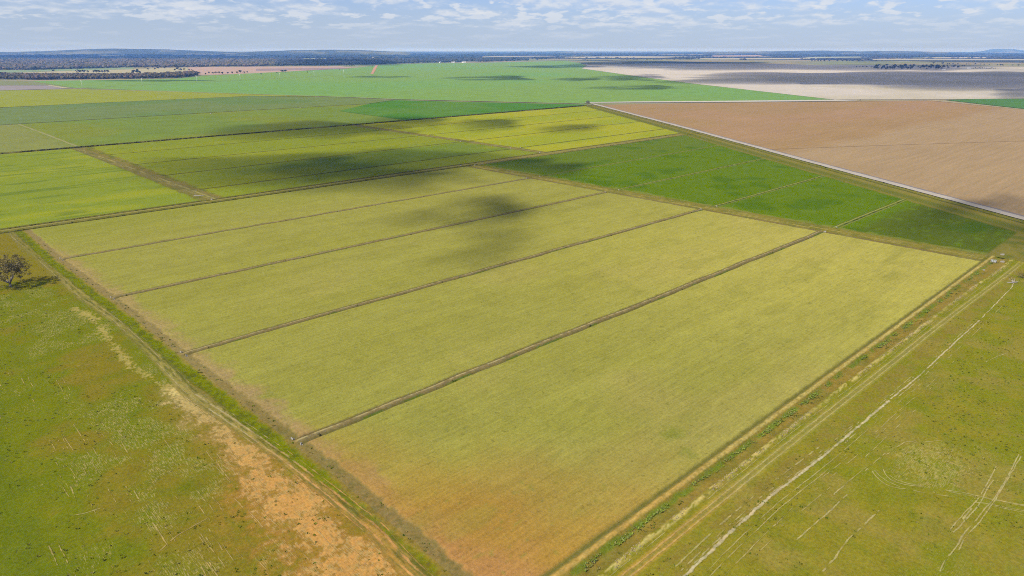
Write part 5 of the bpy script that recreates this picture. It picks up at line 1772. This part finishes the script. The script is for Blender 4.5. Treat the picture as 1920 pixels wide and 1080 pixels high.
def slab_pile():
    x, y = at(371, 367)
    root = empty('concrete_slab', (x, y, 0), R(-40))
    tag(root, 'long pale concrete slab lying on the grass beside the far cross track', 'slab')
    for nm, c, s, r in (('slab', (0, 0, .15), (5.5, 1.0, .3), 0), ('broken_end', (3.4, .3, .12), (1.4, .9, .25), R(25))):
        bm = bmesh.new()
        bx(bm, c, s, r)
        link(nm, bm_mesh(nm, bm, False), M_CONC, root)


slab_pile()

# ------------------------------------------------------------------ power poles across the paddock
M_POLE = plain_material('pale_steel_pole', (0.62, 0.63, 0.62), 0.6, 0.1, 1.0)


def pole_proto():
    root = empty('power_pole', (0, 0, 0))
    bm = bmesh.new()
    taper(bm, (0, 0, -.5), (0, 0, 22), .42, .24, 10)
    link('pole', bm_mesh('pole', bm), M_POLE, root)
    for z, l in ((20.6, 4.6), (18.6, 5.6)):
        bm = bmesh.new()
        bx(bm, (0, 0, z), (.22, l, .22))
        link('crossarm', bm_mesh('crossarm', bm, False), M_POLE, root)
        for yy in (-l / 2 + .2, l / 2 - .2):
            bm = bmesh.new()
            bmesh.ops.create_cone(bm, cap_ends=True, segments=8, radius1=.12, radius2=.09, depth=1.1)
            bmesh.ops.translate(bm, vec=(0, yy, z - .65), verts=bm.verts[:])
            link('insulator', bm_mesh('insulator', bm), M_POLE, root)
    return root


proto = pole_proto()
PO = [(154.5, 165.5), (267.5, 161), (369.5, 155.3), (451, 151.5), (525.5, 148.5), (589.5, 144.2), (645, 141.5)]
PN = ['leftmost', 'second from left', 'third from left', 'fourth from left', 'fifth from left', 'sixth from left', 'rightmost']
for k, (a, b) in enumerate(PO):
    x, y = at(a, b)
    if k == 0:
        r_ = proto
    else:
        r_ = proto.copy()
        COL.objects.link(r_)
        for ch in proto.children:
            c_ = ch.copy()
            COL.objects.link(c_)
            c_.parent = r_
    r_.location = (x, y, 0)
    r_.rotation_euler = (0, 0, R(20))
    tag(r_, f'tall pale power pole in the vast green paddock, {PN[k]} of the row', 'power pole', 'power poles crossing the green paddock')

# ------------------------------------------------------------------ farm sheds far off
M_TIN = plain_material('pale_tin', (0.66, 0.66, 0.66), 0.55, 0.08, .5)


def shed(px_, py_, w, l, h, rz, label):
    x, y = at(px_, py_)
    root = empty('farm_shed', (x, y, 0), rz)
    tag(root, label, 'shed')
    bm = bmesh.new()
    bx(bm, (0, 0, h / 2 - .2), (l, w, h + .4))
    link('wall', bm_mesh('wall', bm, False), M_TIN, root)
    bm = bmesh.new()
    a, b, e = l / 2 + .4, w / 2 + .4, .12
    vs = [bm.verts.new(q) for q in ((-a, -b, h + .02), (a, -b, h + .02), (a, 0, h + w * .16), (-a, 0, h + w * .16), (a, b, h + .02), (-a, b, h + .02),
                                    (-a, -b, h + .02 + e), (a, -b, h + .02 + e), (a, 0, h + w * .16 + e), (-a, 0, h + w * .16 + e), (a, b, h + .02 + e), (-a, b, h + .02 + e))]
    for q in ((0, 1, 2, 3), (3, 2, 4, 5), (6, 9, 8, 7), (9, 11, 10, 8), (0, 6, 7, 1), (5, 4, 10, 11), (0, 3, 9, 6), (3, 5, 11, 9), (1, 7, 8, 2), (2, 8, 10, 4)):
        bm.faces.new([vs[i] for i in q])
    link('roof', bm_mesh('roof', bm, False), M_TIN, root)
    bm = bmesh.new()
    bx(bm, (0, -w / 2 - .04, h * .38), (l * .28, .08, h * .76))
    link('door', bm_mesh('door', bm, False), M_STEEL, root)


shed(1814.5, 128.6, 8, 9, 5, R(20), 'left one of two small white sheds right of the shaded clump')
shed(1818.5, 128.5, 8, 9, 6, R(60), 'right one of two small white sheds right of the shaded clump')
shed(1769, 131.5, 7, 18, 3, R(-40), 'long low white shed in front of the shaded clump')
for k, (a, b) in enumerate(((825, 117.6), (834, 117.2), (848, 117.2), (852, 117.4), (868, 117.6), (871, 117.5))):
    shed(a, b, 10, 12 + 3 * (k % 3), 6, R(30 * k), f'{["leftmost", "second", "third", "fourth", "fifth", "rightmost"][k]} of the white farm sheds at the forest edge behind the green paddock')
shed(518.5, 101.8, 40, 60, 9, R(20), 'white roof among the blue woods below the left hills')

# parked utility at the head of the ploughed field
def ute():
    x, y = at(1612.5, 188.0)
    root = empty('utility_vehicle', (x, y, .38), R(20))
    tag(root, 'small dark vehicle on the track at the head of the ploughed field', 'vehicle')
    M_PAINT = plain_material('dark_paint', (0.05, 0.05, 0.055), 0.4, 0.05, 1)
    M_TYRE = plain_material('black_rubber', (0.02, 0.02, 0.02), 0.9, 0.1, 5)
    M_GLASS = plain_material('dark_glass', (0.03, 0.035, 0.04), 0.1, 0.05, 1)
    bm = bmesh.new()
    bx(bm, (0, 0, .78), (5.0, 1.85, .62))
    bmesh.ops.bevel(bm, geom=bm.edges[:], offset=.1, segments=2, affect='EDGES')
    link('body', bm_mesh('body', bm), M_PAINT, root)
    bm = bmesh.new()
    vs = bx(bm, (.35, 0, 1.42), (2.1, 1.6, .66))
    for q in vs:
        if q.co.z > 1.5:
            q.co.x = .35 + (q.co.x - .35) * .7
            q.co.y *= .86
    link('cab', bm_mesh('cab', bm, False), M_GLASS, root)
    for a in (-1.55, 1.55):
        for b in (-.86, .86):
            bm = bmesh.new()
            bmesh.ops.create_cone(bm, cap_ends=True, segments=16, radius1=.38, radius2=.38, depth=.26)
            bmesh.ops.rotate(bm, cent=(0, 0, 0), matrix=Matrix.Rotation(R(90), 3, 'X'), verts=bm.verts[:])
            bmesh.ops.translate(bm, vec=(a, b, .38), verts=bm.verts[:])
            link('wheel', bm_mesh('wheel', bm), M_TYRE, root)


ute()

# ------------------------------------------------------------------ clouds overhead: they stand between the sun and the fields
CLOUD_Z = 1300.0
CLOUD_SIGMA = 0.02
M_CLOUD = bpy.data.materials.new('cloud_vapour')
M_CLOUD.use_nodes = True
_nd, _lk = M_CLOUD.node_tree.nodes, M_CLOUD.node_tree.links
_nd.clear()
_vs = _nd.new('ShaderNodeVolumeScatter')
_vs.inputs['Color'].default_value = (1, 1, 1, 1)
_vs.inputs['Density'].default_value = CLOUD_SIGMA
_vs.inputs['Anisotropy'].default_value = 0.4
_o = _nd.new('ShaderNodeOutputMaterial')
_lk.new(_vs.outputs[0], _o.inputs['Volume'])


def cloud(x0, x1, y0, y1, od, seed, where):
    cx = (x0 + x1) / 2
    pa, pb = np.array(at(cx, y1)), np.array(at(cx, y0))
    c = (pa + pb) / 2
    along = (pb - pa) / 2
    cy_ = (y0 + y1) / 2
    l, r = np.array(at(x0, cy_)), np.array(at(x1, cy_))
    side = (r - l) / 2
    kz = CLOUD_Z / math.tan(SUN_EL)
    c = c - np.array((math.cos(SUN_A), math.sin(SUN_A))) * kz
    na, nr = 56, 14
    calm = any(q in where for q in ('stubble', 'green block', 'farm road'))
    th = np.linspace(0, 6.28318, na, endpoint=False)
    T = od / CLOUD_SIGMA
    edge = 0.70 + 0.60 * vn(np.cos(th) * 1.6 + 5, np.sin(th) * 1.6 + seed * 3.7, seed) + 0.45 * (vn(np.cos(th) * 4 + 9, np.sin(th) * 4 + seed, seed + 5) - .5)
    V_ = []
    rr = np.linspace(0, 1, nr + 1)[1:]
    size = math.hypot(*along) + math.hypot(*side)
    def thick(px_, py_, r_):
        if calm:
            return T * (1 - r_ * r_) ** .8 * (.55 + .8 * fbm(px_, py_, size * .2, 4, seed + 11)) + .5 * (1 - r_)
        nz = np.clip((fbm(px_, py_, size * .26, 4, seed + 11) - .30) * 3.6, 0.04, 1.5)
        return T * (1 - r_ * r_) ** 1.0 * nz + .5 * (1 - r_)
    V_.append((c[0], c[1], CLOUD_Z + float(thick(np.array([c[0]]), np.array([c[1]]), np.array([0.0]))[0])))
    for r_ in rr:
        q = c[None] + (np.cos(th) * r_ * edge)[:, None] * side[None] + (np.sin(th) * r_ * edge)[:, None] * along[None]
        t = thick(q[:, 0], q[:, 1], np.full(na, r_))
        V_ += [(a, b, CLOUD_Z + d) for (a, b), d in zip(q, t)]
    nb = len(V_)
    V_.append((c[0], c[1], CLOUD_Z - 4))
    for r_ in rr[:-1]:
        q = c[None] + (np.cos(th) * r_ * edge)[:, None] * side[None] + (np.sin(th) * r_ * edge)[:, None] * along[None]
        V_ += [(a, b, CLOUD_Z - 4 * (1 - r_ * r_)) for a, b in q]
    F_ = []
    for j in range(na):
        k = (j + 1) % na
        F_.append((0, 1 + j, 1 + k))
        for i in range(nr - 1):
            a, b = 1 + i * na, 1 + (i + 1) * na
            F_ += [(a + j, b + j, b + k), (a + j, b + k, a + k)]
        F_.append((nb, nb + 1 + k, nb + 1 + j))
        for i in range(nr - 1):
            a = nb + 1 + i * na
            b = nb + 1 + (i + 1) * na if i < nr - 2 else 1 + (nr - 1) * na
            F_ += [(a + j, b + k, b + j), (a + j, a + k, b + k)]
    v = np.array(V_)
    o = link('cloud', mesh_np('cloud', v, np.array(F_)), M_CLOUD)
    tag(o, 'cloud overhead shading ' + where, 'cloud', 'clouds over the fields')


CLOUDS = [
    (790, 1010, 368, 424, .75, 'the far middle of the yellow-green bays'),
    (840, 985, 384, 490, 1.0, 'the middle of the yellow-green bays'),
    (790, 950, 462, 520, .35, 'the third yellow-green bay'),
    (700, 860, 395, 440, .3, 'the fourth yellow-green bay'),
    (210, 740, 292, 346, .75, 'the left part of the near bays of the green block'),
    (480, 975, 278, 332, .8, 'the right part of the near bays of the green block'),
    (330, 940, 314, 368, .85, 'the farm road and farthest yellow-green bay'),
    (540, 860, 294, 354, .5, 'the nearest bay of the green block'),
    (400, 750, 226, 264, 1.1, 'the far bays of the green block'),
    (660, 830, 218, 250, 1.1, 'the reedy drain and narrow cross track'),
    (836, 965, 222, 248, 1.3, 'the left part of the bright yellow block'),
    (995, 1115, 234, 254, 1.1, 'the middle of the bright yellow block'),
    (880, 1090, 296, 338, 1.1, 'the far corner of the dark green field'),
    (1670, 2000, 372, 475, 1.0, 'the right end of the dark green field'),
    (815, 1015, 141.5, 152, 1.8, 'the left middle of the vast green paddock'),
    (1030, 1130, 145.5, 153, 1.5, 'the middle of the vast green paddock'),
    (1105, 1250, 139, 153.5, 1.8, 'the right middle of the vast green paddock'),
    (1080, 1310, 160, 169.5, 1.3, 'the near right part of the vast green paddock'),
    (930, 1135, 122.5, 129, 1.8, 'the far end of the vast green paddock'),
    (640, 760, 142, 147, .8, 'the green paddock near the red road'),
    (1030, 1460, 115.6, 125.4, 2.2, 'the far left part of the stubble'),
    (1130, 1680, 118.5, 133.4, 2.0, 'the far middle of the stubble'),
    (1500, 1900, 119.0, 133.4, 1.8, 'the shaded clump of trees'),
    (1190, 1900, 133.8, 158, 2.4, 'the middle of the stubble'),
    (1400, 1800, 136.5, 160, 1.3, 'the centre of the stubble'),
    (1400, 2200, 133.2, 170, 2.6, 'the right half of the stubble'),
    (1640, 2120, 136.0, 168, 1.8, 'the right edge of the stubble'),
    (1840, 2010, 168, 187, 1.5, 'the near right corner of the stubble'),
    (150, 380, 149.5, 154, 1.2, 'the paddock below the left tree belt'),
    (-150, 560, 103.5, 112, 2.5, 'the woods below the left hills'),
    (480, 760, 113, 124, 2.2, 'the dark forest edge'),
]
for k, cdef in enumerate(CLOUDS):
    cloud(*cdef[:5], 700 + 13 * k, cdef[5])


# ------------------------------------------------------------------ the air
def haze():
    bm = bmesh.new()
    bx(bm, (0, 0, 57.5), (74000, 74000, 119.0))
    m = bpy.data.materials.new('thin_haze')
    m.use_nodes = True
    nd, lk = m.node_tree.nodes, m.node_tree.links
    nd.clear()
    pv = nd.new('ShaderNodeVolumePrincipled')
    pv.inputs['Color'].default_value = HAZE_COL + (1.0,)
    pv.inputs['Absorption Color'].default_value = (0.94, 0.80, 1, 1)
    pv.inputs['Density'].default_value = HAZE_DENSITY
    pv.inputs['Anisotropy'].default_value = 0.0
    out = nd.new('ShaderNodeOutputMaterial')
    lk.new(pv.outputs[0], out.inputs['Volume'])
    tag(link('haze', bm_mesh('haze', bm, False), m), 'pale blue air that fades the far woods and hills', 'haze', None, 'stuff')


HAZE_COL = (0.15, 0.36, 1.0)
HAZE_DENSITY = 6.0e-5
haze()
